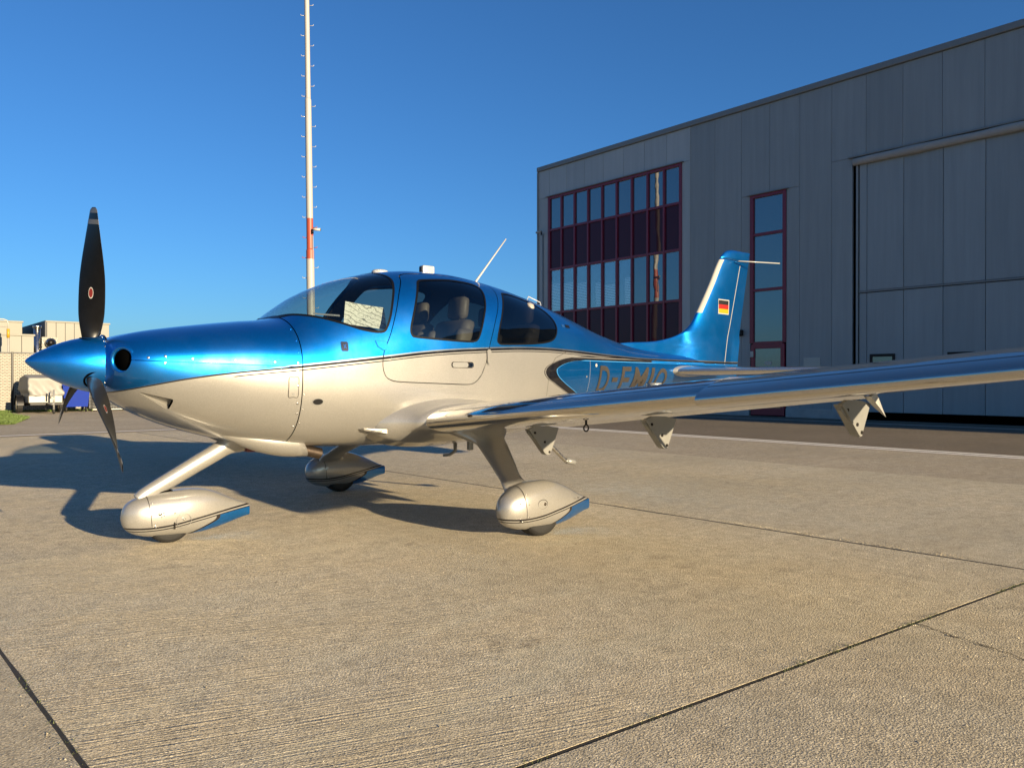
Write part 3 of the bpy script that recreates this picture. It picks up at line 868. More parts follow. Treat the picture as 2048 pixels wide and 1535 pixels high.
# ------------------------------------------------------------------ yard at the left: fence, blocks, trailer, bin
M['fencewhite'] = None
def fence_mat():
    m, nt, bs = new_mat("woven_white_privacy_strips")
    g = nt.nodes.new('ShaderNodeNewGeometry')
    s = N(nt, 'ShaderNodeSeparateXYZ', inp={0: g.outputs['Position']})
    cb = N(nt, 'ShaderNodeCombineXYZ', inp={0: s.outputs[0], 1: s.outputs[2], 2: 0.0})
    br = N(nt, 'ShaderNodeTexBrick', offset=0.5, inp={'Scale': 1.0, 'Mortar Size': 0.010, 'Brick Width': 0.125, 'Row Height': 0.055,
                                           'Color1': (0.33, 0.305, 0.25, 1), 'Color2': (0.27, 0.25, 0.205, 1), 'Mortar': (0.09, 0.082, 0.066, 1)})
    nt.links.new(cb.outputs[0], br.inputs['Vector'])
    nt.links.new(br.outputs[0], bs.inputs['Base Color'])
    bs.inputs['Roughness'].default_value = 0.6
    b = N(nt, 'ShaderNodeBump', inp={'Strength': 0.8, 'Distance': 0.01, 'Height': math_n(nt, 'SUBTRACT', 1.0, br.outputs[1])})
    nt.links.new(b.outputs[0], bs.inputs['Normal'])
    return m
M['weave'] = fence_mat()
FY = 27.0
fence = thing('fence', 'white woven strip fence along the far edge of the yard', 'fence', (3, FY, 0))
for k in range(-6, 6):
    x0 = 3.72 + 2.5*k
    MB().box(x0 - 2.46, x0 - .04, FY, FY + .03, .06, 2.08).build('fence_panel', M['weave'], fence)
    MB().bevbox(x0 - .035, x0 + .035, FY - .05, FY + .03, 0, 2.12, .008).build('fence_post', M['black' if k == 0 else 'zinc'], fence)
    MB().tube([(x0 - 2.5, FY - .02, 2.09), (x0, FY - .02, 2.09)], .022, 8).build('top_rail', M['zinc'], fence, True)
M['cream'] = simple("cream_block_paint", (0.20, 0.195, 0.165), 0.65, 0, 0.08, 1.5)
M['creamd'] = simple("beige_cladding", (0.185, 0.18, 0.155), 0.6, 0, 0.08, 1.5)
M['roofgrey'] = simple("grey_roof_edge", (0.05, 0.053, 0.056), 0.6)
def clad_block(name, label, x0, x1, y0, y1, z1, w, mat, roofmat):
    t = thing(name, label, 'building', ((x0+x1)/2, (y0+y1)/2, 0))
    MB().box(x0 + .05, x1 - .05, y0 + .05, y1, 0, z1 - .03).build('wall', M['roofgrey'], t)
    n = max(1, int(round((x1-x0)/w)))
    for k in range(n):
        a = x0 + (x1-x0)*k/n; b = x0 + (x1-x0)*(k+1)/n
        MB().bevbox(a + .008, b - .008, y0, y0 + .045, .1, z1 - .08, .008).build('cladding_panel', mat, t)
    MB().bevbox(x0 - .04, x1 + .04, y0 - .04, y1 + .04, z1 - .075, z1, .01).build('roof', roofmat, t)
    return t
clad_block('storage_block', 'low beige clad block with dark vertical joints behind the fence', -9, 4.95, 30.5, 36, 2.95, .42, M['creamd'], M['cream'])
clad_block('flat_roofed_block', 'cream flat roofed block set back behind the low clad block', -9, 5.6, 37.5, 43, 3.92, 3.2, M['cream'], M['cream'])
b2 = clad_block('clad_hall', 'beige corrugated hall with grey gable end right of the flue pipe', 6.35, 9.0, 36, 48, 3.9, .40, M['creamd'], M['cream'])
MB().box(6.28, 6.345, 36.0, 47.9, 0, 3.9).build('gable_wall', M['roofgrey'], b2)
flue = thing('flue_pipe', 'short galvanised flue pipe with round fan housing on the low roof', 'flue', (5.55, 33.5, 2.9))
MB().tube([(5.55, 33.5, 0.0), (5.55, 33.5, 3.42)], .13, 14).build('pipe', M['steel'], flue, True)
MB().tube([(5.55, 33.5, 3.40), (5.55, 33.5, 3.50)], .17, 14).build('cowl', M['steel'], flue, True)
MB().tube([(6.0, 33.3, 2.75), (6.0, 33.05, 2.75)], .20, 16).build('fan_housing', M['steel'], flue, True)
MB().tube([(6.0, 33.06, 2.75), (6.0, 33.02, 2.75)], .14, 16).build('fan_grille', M['black'], flue, True)
MB().box(5.7, 6.3, 33.3, 34.2, 0, 3.0).build('pedestal', M['cream'], flue)
rail = thing('roof_railing', 'pale tubular safety railing with yellow foot on the low roof', 'railing', (3.5, 29, 3))
MB().tube([(1.0, 29.2, 3.42), (3.75, 29.2, 3.42), (3.86, 29.2, 3.38), (3.90, 29.2, 3.27), (3.90, 29.2, 3.0)], .022, 8).build('top_tube', M['boot'], rail, True)
MB().tube([(1.0, 29.2, 3.16), (3.88, 29.2, 3.13)], .018, 8).build('middle_tube', M['boot'], rail, True)
MB().tube([(3.90, 29.2, 3.06), (3.90, 29.2, 2.72)], .055, 10).build('foot', simple("safety_yellow", (0.35, 0.21, 0.015), .5), rail, True)
MB().tube([(3.90, 29.2, 2.75), (3.90, 29.2, 0)], .03, 8).build('standpipe', M['boot'], rail, True)
M['tarp'] = simple("grey_tarpaulin", (0.19, 0.185, 0.17), 0.55, 0, 0.10, 3, 0.35, 4)
M['tarpd'] = M['tarp']
M['trailerside'] = simple("aluminium_side_board", (0.22, 0.215, 0.19), 0.45, 0.2, 0.1)
tr = thing('car_trailer', 'small two wheeled trailer under a grey tarpaulin by the fence', 'trailer', (4.3, 25.6, 0))
def tarp_shape():
    # box with sagging, creased cloth
    bm = bmesh.new()
    x0, x1, y0, y1, z0, z1 = 3.83, 4.86, 24.6, 26.4, .58, 1.20
    bmesh.ops.create_cube(bm, size=1, matrix=Matrix.Translation(((x0+x1)/2, (y0+y1)/2, (z0+z1)/2)) @ Matrix.Diagonal((x1-x0, y1-y0, z1-z0, 1)))
    bmesh.ops.bevel(bm, geom=bm.edges[:], offset=.045, segments=3, affect='EDGES', profile=.5)
    bmesh.ops.subdivide_edges(bm, edges=bm.edges[:], cuts=9, use_grid_fill=True)
    rc = random.Random(3)
    for v in bm.verts:
        c = v.co
        t = (c.z - z0) / (z1 - z0)
        yc = (c.y - y0) / (y1 - y0)
        if t > .85: c.z += .10 * (1 - abs(2*yc - 1)) * (1 if t > .85 else 0)
        fold = .030*math.sin(c.x*15 + c.z*11) + .020*math.sin(c.x*29 - c.z*23) + .018*math.sin(c.y*13 + c.z*9)
        fold *= (1.15 - t)
        if c.y < y0 + .1: c.y += fold
        if c.x < x0 + .1: c.x += fold
        if c.x > x1 - .1: c.x -= fold
    v = [q.co[:] for q in bm.verts]; bm.verts.index_update()
    f = [[q.index for q in g.verts] for g in bm.faces]; bm.free()
    return v, f
v, f = tarp_shape()
link_mesh('tarpaulin', v, f, M['tarp'], tr)
MB().bevbox(3.85, 4.84, 24.62, 26.38, .36, .60, .01).build('box_body', M['trailerside'], tr)
for sx in (3.72, 4.97):
    w = MB().tube([(sx - .075, 25.6, .27), (sx + .075, 25.6, .27)], .27, 20).build('wheel', M['rubber'], tr, True); sharpen(w)
    MB().tube([(sx - .08, 25.6, .27), (sx + .08, 25.6, .27)], .15, 16).build('rim', M['steel'], w, True)
    ringsg = [[(sx - .1 + .2*q, 25.6 + .34*math.cos(a), .27 + .34*math.sin(a)) for q in (0, 1)] for a in [math.pi*j/10 for j in range(11)]]
    MB().rings(ringsg, False, False).build('mudguard', M['black'], tr, True)
MB().tube([(3.80, 25.6, .27), (4.90, 25.6, .27)], .03, 8).build('axle', M['black'], tr, True)
MB().bevbox(3.9, 4.8, 24.7, 26.3, .27, .355, .01).build('chassis', M['black'], tr)
MB().tube([(4.40, 24.62, .33), (4.40, 23.7, .33)], .035, 8).build('drawbar', M['zinc'], tr, True)
MB().tube([(4.48, 24.05, .12), (4.48, 24.05, .80)], .03, 8).build('jockey_stand', M['zinc'], tr, True)
MB().tube([(4.40, 24.1, .50), (4.40, 24.1, .76)], .025, 8).build('prop_stand', M['zinc'], tr, True)
MB().tube([(4.45, 24.05, .07), (4.51, 24.05, .07)], .07, 12).build('jockey_wheel', M['rubber'], tr, True)

M['binblue'] = simple("blue_plastic", (0.0, 0.018, 0.20), 0.55, 0, 0.1, 3, spec=0.15)
def waste_bin(x0, x1, y0, y1, label):
    t = thing('waste_container', label, 'waste bin', ((x0+x1)/2, (y0+y1)/2, 0), 'blue wheeled waste containers')
    b = MB(); ins = .07
    r0 = [(x0+ins, y0+ins, .18), (x1-ins, y0+ins, .18), (x1-ins, y1-ins, .18), (x0+ins, y1-ins, .18)]
    r1 = [(x0, y0, .92), (x1, y0, .92), (x1, y1, .92), (x0, y1, .92)]
    b.rings([r0, r1]); b.build('body', M['binblue'], t)
    MB().bevbox(x0 - .03, x1 + .03, y0 - .03, y1 + .03, .92, .97, .012).build('rim', M['binblue'], t)
    arc = [[(x, (y0+y1)/2 + (y1-y0)*.5*math.cos(a), .97 + .16*math.sin(a)) for x in (x0, x1)] for a in [math.pi*j/10 for j in range(11)]]
    MB().rings(arc, False, False).build('lid', M['binblue'], t, True)
    MB().prism([(y0 + (y1-y0)*.5*(1+math.cos(a)), .968 + .158*math.sin(a)) for a in [math.pi*j/10 for j in range(11)]], 'x', x0 + .005, x1 - .005).build('lid_filling', M['binblue'], t)
    for sx in (x0 + .12, x1 - .12):
        for sy in (y0 + .12, y1 - .12):
            MB().tube([(sx - .025, sy, .09), (sx + .025, sy, .09)], .09, 12).build('caster', M['rubber'], t, True)
    MB().bevbox(x0 + .25, x1 - .25, y0 - .06, y0 - .03, .80, .84, .008).build('handle', M['black'], t)
waste_bin(4.98, 5.85, 25.3, 26.1, 'blue wheeled waste container between the trailer and the wire cage')
cage = thing('wire_cage', 'dark wire mesh cage right of the blue waste container', 'cage', (6.6, 26.2, 0))
cg = MB()
for k in range(13):
    x = 6.05 + 1.15*k/12
    cg.tube([(x, 26.0, .08), (x, 26.0, 1.05)], .007, 5)
for k in range(9):
    z = .08 + .97*k/8
    cg.tube([(6.05, 26.0, z), (7.2, 26.0, z)], .007, 5)
cg.build('mesh_front', M['black'], cage)
fr = MB()
for (x, y) in ((6.05, 26), (7.2, 26), (6.05, 26.8), (7.2, 26.8)):
    fr.tube([(x, y, 0), (x, y, 1.1)], .02, 6)
fr.build('frame', M['black'], cage)
MB().box(6.07, 7.18, 26.5, 26.78, .05, .85).build('contents', M['roofgrey'], cage)
MB().box(6.05, 7.2, 25.98, 26.8, .03, .07).build('pallet', M['zinc'], cage)
cart = thing('hand_cart', 'low two wheeled hand cart standing by the fence under the cowling', 'cart', (7.9, 25.7, 0))
MB().bevbox(7.5, 8.9, 25.5, 26.0, .30, .36, .01).build('deck', M['zinc'], cart)
for sx in (7.65, 8.7):
    MB().tube([(sx, 25.42, .16), (sx, 25.48, .16)], .16, 14).build('wheel', M['rubber'], cart, True)
MB().tube([(7.55, 25.7, .34), (7.25, 25.7, .55)], .02, 8).build('handle', M['zinc'], cart, True)
# ------------------------------------------------------------------ aircraft
AC = thing('light_aircraft', 'blue and pearl single engine low wing light aircraft parked on the apron', 'aircraft', (2.9, 0, 0))

def pchip(xs, ys):
    xs = np.array(xs, float); ys = np.array(ys, float); h = np.diff(xs); d = np.diff(ys)/h
    m = np.zeros_like(ys); m[0] = d[0]; m[-1] = d[-1]
    for i in range(1, len(xs)-1):
        if d[i-1]*d[i] > 0:
            w1 = 2*h[i]+h[i-1]; w2 = h[i]+2*h[i-1]; m[i] = (w1+w2)/(w1/d[i-1]+w2/d[i])
    def f(x):
        x = np.clip(x, xs[0], xs[-1]); i = np.clip(np.searchsorted(xs, x)-1, 0, len(h)-1)
        t = (x-xs[i])/h[i]; t2 = t*t; t3 = t2*t
        return (2*t3-3*t2+1)*ys[i]+(t3-2*t2+t)*h[i]*m[i]+(-2*t3+3*t2)*ys[i+1]+(t3-t2)*h[i]*m[i+1]
    return f
FX = [.43,.46,.50,.60,.80,1.03,1.25,1.50,1.62,1.75,2.08,2.44,2.70,2.98,3.4,3.88,4.2,4.6,5.0,5.5,6.0,6.6,7.2,7.5]
TOP = pchip(FX, [1.385,1.397,1.408,1.43,1.46,1.488,1.515,1.548,1.640,1.735,1.882,1.973,2.002,2.008,1.972,1.888,1.815,1.70,1.585,1.475,1.42,1.38,1.34,1.31])
BOT = pchip(FX, [1.01,.975,.945,.885,.795,.72,.665,.625,.612,.603,.59,.58,.572,.57,.58,.62,.68,.77,.86,.95,1.0,1.03,1.06,1.09])
WID = pchip(FX, [.31,.375,.415,.462,.508,.542,.572,.598,.606,.613,.63,.64,.643,.636,.603,.535,.475,.40,.33,.255,.195,.14,.09,.055])
ZM = pchip(FX, [1.20,1.20,1.20,1.20,1.195,1.185,1.175,1.17,1.17,1.17,1.17,1.17,1.17,1.17,1.18,1.2,1.21,1.22,1.22,1.22,1.22,1.22,1.21,1.2])
NT = pchip(FX, [2.0,2.0,2.05,2.15,2.25,2.35,2.4,2.35,2.15,2.05,2.2,2.45,2.55,2.55,2.45,2.3,2.2,2.1,2.0,2.0,2.0,2.0,2.0,2.0])
NB = pchip(FX, [2.0,2.0,2.05,2.1,2.15,2.25,2.4,2.6,2.7,2.75,2.8,2.8,2.8,2.8,2.7,2.5,2.3,2.2,2.1,2.0,2.0,2.0,2.0,2.0])

def skin(x, th, inset=0.0):
    """points of the fuselage skin; th=0 top, pi/2 starboard"""
    x = np.asarray(x, float); th = np.asarray(th, float)
    c, s = np.cos(th), np.sin(th)
    zm = ZM(x); upm = c >= 0
    h = np.where(upm, TOP(x)-zm, zm-BOT(x)) - inset
    n = np.where(upm, NT(x), NB(x))
    w = WID(x) - inset
    y = w*np.sign(s)*np.abs(s)**(2/n)
    z = zm + h*np.sign(c)*np.abs(c)**(2/n)
    # shoulder over each air inlet, sinking between them at the nose
    k = np.clip((1.15 - x)/.65, 0, 1)**1.5
    z = z - np.where(upm, k*.034*np.exp(-(y/.15)**2)*(np.abs(c)**2), 0)
    return np.stack([x, y, z], -1)

def skin_y(x, z, inset=0.0):
    zm = ZM(x); h = np.where(z > zm, TOP(x)-zm, zm-BOT(x)) - inset
    n = np.where(z > zm, NT(x), NB(x))
    q = np.clip(1 - (np.abs(z-zm)/h)**n, 0, 1)
    return -(WID(x)-inset)*q**(1/n)

def smooth_loop(P, n=12):
    """closed Catmull-Rom through the points"""
    P = [np.array(p, float) for p in P]; out = []
    m = len(P)
    for i in range(m):
        a, b, c, d = P[i-1], P[i], P[(i+1) % m], P[(i+2) % m]
        for k in range(n):
            t = k/n
            out.append(.5*((2*b)+(-a+c)*t+(2*a-5*b+4*c-d)*t*t+(-a+3*b-3*c+d)*t**3))
    return np.array(out)

def sdf_poly(poly):
    """signed distance in the side view (negative inside)"""
    A = np.asarray(poly, float); B = np.roll(A, -1, 0); E = B - A
    L2 = (E**2).sum(1) + 1e-12
    def f(P):
        q = P[:, [0, 2]]
        best = np.full(len(q), 1e9); ins = np.zeros(len(q), bool)
        for a, b, e, l in zip(A, B, E, L2):
            t = np.clip(((q-a) @ e)/l, 0, 1)
            dd = ((q - a - t[:, None]*e)**2).sum(1); best = np.minimum(best, dd)
            cond = (a[1] > q[:, 1]) != (b[1] > q[:, 1])
            with np.errstate(divide='ignore', invalid='ignore'):
                xi = a[0] + (q[:, 1]-a[1])*e[0]/(e[1] if e[1] else 1e-12)
            ins ^= cond & (q[:, 0] < xi)
        return np.where(ins, -1, 1)*np.sqrt(best)
    return f

def clip_mesh(uv, faces, fun, phi):
    """keep where phi > 0; uv are skin parameters, fun maps them to points"""
    P = fun(uv)
    val = phi(P)
    keep = val > 0
    used = [f for f in faces if keep[list(f)].any()]
    uv = [tuple(q) for q in uv]; cache = {}; out = []
    newpts = []
    def cut(i, j):
        k = (min(i, j), max(i, j))
        if k not in cache:
            a, b = val[i], val[j]; t = a/(a-b)
            cache[k] = len(uv)
            uv.append((uv[i][0]+(uv[j][0]-uv[i][0])*t, uv[i][1]+(uv[j][1]-uv[i][1])*t))
        return cache[k]
    for f in used:
        if keep[list(f)].all(): out.append(tuple(f)); continue
        g = []
        for a, b in zip(f, f[1:]+f[:1]):
            if keep[a]: g.append(a)
            if keep[a] != keep[b]: g.append(cut(a, b))
        if len(g) >= 3: out.append(tuple(g))
    idx = sorted(set(i for f in out for i in f)); mp = {i: k for k, i in enumerate(idx)}
    uv2 = np.array([uv[i] for i in idx]); f2 = [tuple(mp[i] for i in f) for f in out]
    return uv2, f2

def skin_part(name, x0, x1, phis, mat, parent, dx=.022, nth=150, inset=0.0, th0=0, th1=2*math.pi):
    nx = max(2, int((x1-x0)/dx))
    X = np.linspace(x0, x1, nx+1); full = abs(th1-th0-2*math.pi) < 1e-6
    T = np.linspace(th0, th1, nth+1)
    uv = np.array([(a, b) for a in X for b in T])
    faces = [(i*(nth+1)+j, i*(nth+1)+j+1, (i+1)*(nth+1)+j+1, (i+1)*(nth+1)+j) for i in range(nx) for j in range(nth)]
    fun = lambda q: skin(q[:, 0], q[:, 1], inset)
    for ph in phis:
        if len(faces) == 0: break
        uv, faces = clip_mesh(uv, faces, fun, ph)
    P = fun(uv)
    o = link_mesh(name, P, faces, mat, parent)
    bm = bmesh.new(); bm.from_mesh(o.data)
    bmesh.ops.remove_doubles(bm, verts=bm.verts[:], dist=1e-5)
    bmesh.ops.recalc_face_normals(bm, faces=bm.faces[:])
    # outward
    s = sum((f.normal.y*f.calc_center_median().y + f.normal.z*(f.calc_center_median().z-1.2))*f.calc_area() for f in bm.faces)
    if s < 0: bmesh.ops.reverse_faces(bm, faces=bm.faces[:])
    bm.to_mesh(o.data); bm.free()
    o.data.polygons.foreach_set('use_smooth', [True]*len(o.data.polygons))
    return o

WS = [(1.508,1.550),(1.591,1.562),(1.72,1.542),(1.866,1.502),(1.994,1.463),(2.109,1.446),(2.172,1.453),(2.20,1.480),(2.242,1.556),(2.302,1.692),(2.365,1.820),(2.388,1.875),(2.385,1.915),(2.36,1.955)]
ws_poly = np.vstack([smooth_loop(WS + [(2.30, 2.10), (1.40, 2.10), (1.44, 1.62)], 8)[:8*(len(WS)-1)+1], [(2.30, 2.12), (1.38, 2.12), (1.38, 1.60)]])
DW = [(2.566,1.849),(2.60,1.885),(2.66,1.900),(2.907,1.923),(3.13,1.914),(3.215,1.890),(3.232,1.835),(3.19,1.72),(3.128,1.60),(3.06,1.465),(3.02,1.418),(2.95,1.403),(2.712,1.408),(2.447,1.420),(2.40,1.436),(2.393,1.480),(2.42,1.56),(2.49,1.71)]
RW = [(3.475,1.835),(3.51,1.858),(3.631,1.857),(3.811,1.826),(3.95,1.785),(4.045,1.73),(4.105,1.655),(4.105,1.575),(4.04,1.490),(3.927,1.440),(3.678,1.411),(3.33,1.394),(3.265,1.402),(3.248,1.435),(3.30,1.56),(3.40,1.73)]
DOOR = [(2.50,1.93),(2.45,1.871),(2.368,1.75),(2.29,1.59),(2.216,1.427),(2.165,1.33),(2.145,1.26),(2.143,1.187),(2.163,1.130),(2.21,1.100),(2.28,1.088),(2.469,1.080),(2.70,1.072),(2.90,1.066),(2.98,1.078),(3.04,1.125),(3.10,1.22),(3.145,1.35),(3.175,1.43),(3.25,1.58),(3.337,1.719),(3.40,1.840),(3.40,1.92),(3.25,1.95),(2.95,1.965),(2.65,1.955)]
ws_f, dw_f, rw_f, dr_f = sdf_poly(ws_poly), sdf_poly(smooth_loop(DW, 6)), sdf_poly(smooth_loop(RW, 6)), sdf_poly(smooth_loop(DOOR, 6))
def out_of(f, m=0.0): return lambda P: f(P) - m
def in_of(f, m=0.0): return lambda P: m - f(P)
# cowl cut-outs
INL = []
for s in (-1, 1):
    c = Vector((.470, s*.335, 1.222)); ax = Vector((-.80, s*.60, 0.0)).normalized()
    INL.append((c, ax))
def inlet_phi(P):
    best = np.full(len(P), 1.0)
    for c, ax in INL:
        d = P - np.array(c); t = d @ np.array(ax)
        r = np.sqrt(np.maximum(0, (d**2).sum(1) - t*t))
        best = np.minimum(best, np.where(t > -.12, r - .078, 1.0))
    return best
NACA = np.array([(.545,1.026),(.747,.975),(.735,.905)])
naca_f = sdf_poly(NACA)
seam_z = lambda x: 1.222 - (x-.43)*.031

SW = .0032
# forward closing face of the cowl and the two halves
cowl_phis = [lambda P: inlet_phi(P), out_of(naca_f)]
upper = skin_part('upper_cowling', .43, 1.528, [lambda P: inlet_phi(P), lambda P: P[:, 2]-seam_z(P[:, 0])-.0022], M['fus'], AC, .016, 150)
lower = skin_part('lower_cowling', .43, 1.528, cowl_phis + [lambda P: seam_z(P[:, 0])-.0022-P[:, 2]], M['fus'], AC, .016, 150)
fuse = skin_part('fuselage', 1.535, 7.5, [out_of(ws_f), out_of(dr_f, SW), out_of(rw_f)], M['fus'], AC, .024, 160)
# nose face between cowl lip and spinner
nf = []
for q in range(0, 9):
    t = q/8
    ring = []
    for k in range(72):
        a = 2*math.pi*k/72
        o_ = skin(np.array(.43), np.array(a))
        c_ = np.array([.405, .150*math.sin(a), 1.20 + .150*math.cos(a)])
        w_ = t
        p = o_*(1-w_) + c_*w_
        p[0] = .43 - .022*math.sin(t*math.pi/2)
        ring.append(tuple(p))
    nf.append(ring)
mbn = MB().rings(nf, False)
nfo = mbn.build('nose_ring', M['fus'], AC, True)
bmn = bmesh.new(); bmn.from_mesh(nfo.data)
kill = [f_ for f_ in bmn.faces if min((np.array([(f_.calc_center_median()-c).cross(ax).length - .078 for c, ax in INL]))) < 0]
bmesh.ops.delete(bmn, geom=kill, context='FACES'); bmn.to_mesh(nfo.data); bmn.free()
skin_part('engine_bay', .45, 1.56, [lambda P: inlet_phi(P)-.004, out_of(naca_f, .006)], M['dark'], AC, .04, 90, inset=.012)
for c, ax in INL:
    d1 = ax.orthogonal().normalized(); d2 = ax.cross(d1)
    ring = []
    for q in range(13):
        b_ = 2*math.pi*q/12
        ring.append([c + ax*(-.004 + .016*math.sin(b_)) + (d1*math.cos(a)+d2*math.sin(a))*(.080 + .015*math.cos(b_)) for a in [2*math.pi*k/40 for k in range(40)]])
    MB().rings(ring, False).build('inlet_lip', M['blue'], AC, True)
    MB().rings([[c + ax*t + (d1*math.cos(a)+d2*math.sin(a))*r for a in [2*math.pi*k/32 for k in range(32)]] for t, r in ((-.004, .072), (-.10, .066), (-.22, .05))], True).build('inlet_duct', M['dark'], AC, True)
# cooling scoop in the lower cowl
def on_skin(x, z, out=0.0, side=-1):
    y = float(skin_y(np.array(x), np.array(z)))
    return Vector((x, (y - out) * (1 if side < 0 else -1), z))
def skin_normal(x, z):
    e = .004
    a = on_skin(x+e, z) - on_skin(x-e, z); b = on_skin(x, z+e) - on_skin(x, z-e)
    n = a.cross(b); n.normalize()
    return -n if n.y > 0 else n
A_, B_, C_ = [on_skin(*q) for q in NACA]
inw = -skin_normal(.68, .97)
for s in (1, -1):
    f_ = lambda p: Vector((p.x, p.y*s, p.z))
    Bi, Ci = B_ + inw*.045, C_ + inw*.045
    MB().add([f_(p) for p in (A_, Bi, Ci)], [(0, 1, 2)]).build('scoop_ramp', M['pearl'], lower)
    MB().add([f_(p) for p in (A_, B_, Bi, A_, C_, Ci)], [(0, 1, 2), (3, 4, 5)]).build('scoop_side', M['pearl'], lower)
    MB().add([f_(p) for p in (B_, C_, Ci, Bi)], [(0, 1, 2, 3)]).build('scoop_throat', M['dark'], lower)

# glazing, seals, door
skin_part('windshield', 1.46, 2.44, [in_of(ws_f, -.004)], M['glass'], AC, .024, 160, inset=.002)
skin_part('windshield_seal', 1.46, 2.44, [in_of(ws_f, .003), out_of(ws_f, -.013)], M['seal'], AC, .012, 260, inset=-.0015)
for (ta, tb, sd_) in ((math.pi, 2*math.pi, 'port'), (0, math.pi, 'starboard')):
    d_ = skin_part('cabin_door', 2.10, 3.45, [in_of(dr_f, -SW), out_of(dw_f)], M['fus'], AC, .016, 120, th0=ta, th1=tb)
    skin_part('door_window', 2.36, 3.26, [in_of(dw_f, -.004)], M['glass_side'], d_, .03, 100, inset=.002, th0=ta, th1=tb)
    skin_part('window_seal', 2.36, 3.26, [in_of(dw_f, .003), out_of(dw_f, -.012)], M['seal'], d_, .012, 160, inset=-.0015, th0=ta, th1=tb)
    r_ = skin_part('rear_window', 3.22, 4.13, [in_of(rw_f, -.004)], M['glass_rear'], AC, .03, 100, inset=.002, th0=ta, th1=tb)
    skin_part('window_seal', 3.22, 4.13, [in_of(rw_f, .003), out_of(rw_f, -.012)], M['seal'], r_, .012, 160, inset=-.0015, th0=ta, th1=tb)
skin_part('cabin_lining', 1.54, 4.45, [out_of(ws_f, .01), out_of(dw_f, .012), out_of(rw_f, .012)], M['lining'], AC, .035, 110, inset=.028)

# things fixed to the skin
def skin_ribbon(name, pts, w, mat, parent, out=.0012, closed=False, side=-1, n=6):
    P = smooth_loop(pts, n) if closed else None
    if not closed:
        P = []
        for a, b in zip(pts[:-1], pts[1:]):
            P += [np.array(a) + (np.array(b)-np.array(a))*k/n for k in range(n)]
        P.append(np.array(pts[-1])); P = np.array(P)
    m = len(P); v = []; f = []
    for k in range(m):
        a = P[(k+1) % m] if (closed or k < m-1) else P[k]; b = P[k-1] if (closed or k) else P[k]
        d = a-b; d = d/(np.linalg.norm(d)+1e-9); nn = np.array((-d[1], d[0]))
        for s in (1, -1):
            q = P[k] + nn*w*.5*s
            v.append(on_skin(q[0], q[1], out, side))
        if k: f.append((2*k-2, 2*k-1, 2*k+1, 2*k))
    if closed: f.append((2*m-2, 2*m-1, 1, 0))
    return link_mesh(name, v, f, mat, parent)
def skin_patch(name, poly, mat, parent, out=.003, side=-1, grid=.02):
    """flat outline laid on the skin"""
    bm = bmesh.new()
    vs_ = [bm.verts.new((p[0], 0, p[1])) for p in poly]; bm.faces.new(vs_)
    xs_ = [p[0] for p in poly]; zs_ = [p[1] for p in poly]
    for lo, hi, no in ((min(xs_), max(xs_), (1, 0, 0)), (min(zs_), max(zs_), (0, 0, 1))):
        t = lo + grid
        while t < hi:
            bmesh.ops.bisect_plane(bm, geom=bm.verts[:]+bm.edges[:]+bm.faces[:], plane_co=(t if no[0] else 0, 0, t if no[2] else 0), plane_no=no); t += grid
    for v_ in bm.verts: v_.co = on_skin(v_.co.x, v_.co.z, out, side)
    bm.verts.index_update()
    o = link_mesh(name, [q.co[:] for q in bm.verts], [[q.index for q in g.verts] for g in bm.faces], mat, parent)
    bm.free()
    return o
def rrect(x0, x1, z0, z1, r, n=5):
    out = []
    for (cx, cz, a0) in ((x1-r, z1-r, 0), (x0+r, z1-r, 90), (x0+r, z0+r, 180), (x1-r, z0+r, 270)):
        for k in range(n+1):
            a = R(a0+90*k/n); out.append((cx+r*math.cos(a), cz+r*math.sin(a)))
    return out
M['seam'] = simple("panel_gap", (0.018, 0.016, 0.015), 0.8, spec=0.1)
M['lightseam'] = simple("pale_seam", (0.25, 0.26, 0.26), 0.4)
skin_ribbon('panel_joint', [(4.18, 1.36), (4.0, 1.30), (3.905, 1.20), (3.89, 1.05), (3.885, .85)], .003, M['seam'], fuse)
skin_ribbon('panel_joint', [(4.56, 1.29), (4.555, 1.1), (4.55, .85)], .003, M['lightseam'], fuse)
skin_patch('door_handle_recess', rrect(2.750, 2.975, 1.196, 1.244, .022), M['seam'], fuse, .002)
skin_patch('door_handle', rrect(2.757, 2.915, 1.200, 1.240, .018), M['zinc'], fuse, .007)
skin_patch('door_lock', rrect(2.925, 2.965, 1.203, 1.237, .016), M['chrome'], fuse, .006)
skin_patch('keyhole', rrect(2.938, 2.950, 1.213, 1.227, .005), M['dark'], fuse, .008)
skin_patch('door_stop', rrect(3.115, 3.16, 1.23, 1.35, .02), M['pearl'], fuse, .012)
o = skin_patch('oil_door', rrect(1.438, 1.502, .985, 1.115, .012), M['pearl'], lower, .0025)
skin_ribbon('oil_door_joint', [(1.438, .985), (1.47, .983), (1.502, .985), (1.504, 1.05), (1.502, 1.115), (1.47, 1.117), (1.438, 1.115), (1.436, 1.05)], .003, M['seam'], lower, .002, True)
skin_patch('oil_door_latch', rrect(1.461, 1.479, .995, 1.013, .008), M['zinc'], lower, .005)
skin_patch('oval_vent', [(1.647+.038*math.cos(a), .949+.022*math.sin(a)) for a in [2*math.pi*k/24 for k in range(24)]], M['black'], fuse, .003)
skin_ribbon('vent_rim', [(1.647+.039*math.cos(a), .949+.023*math.sin(a)) for a in [2*math.pi*k/12 for k in range(12)]], .005, M['zinc'], fuse, .005, True)
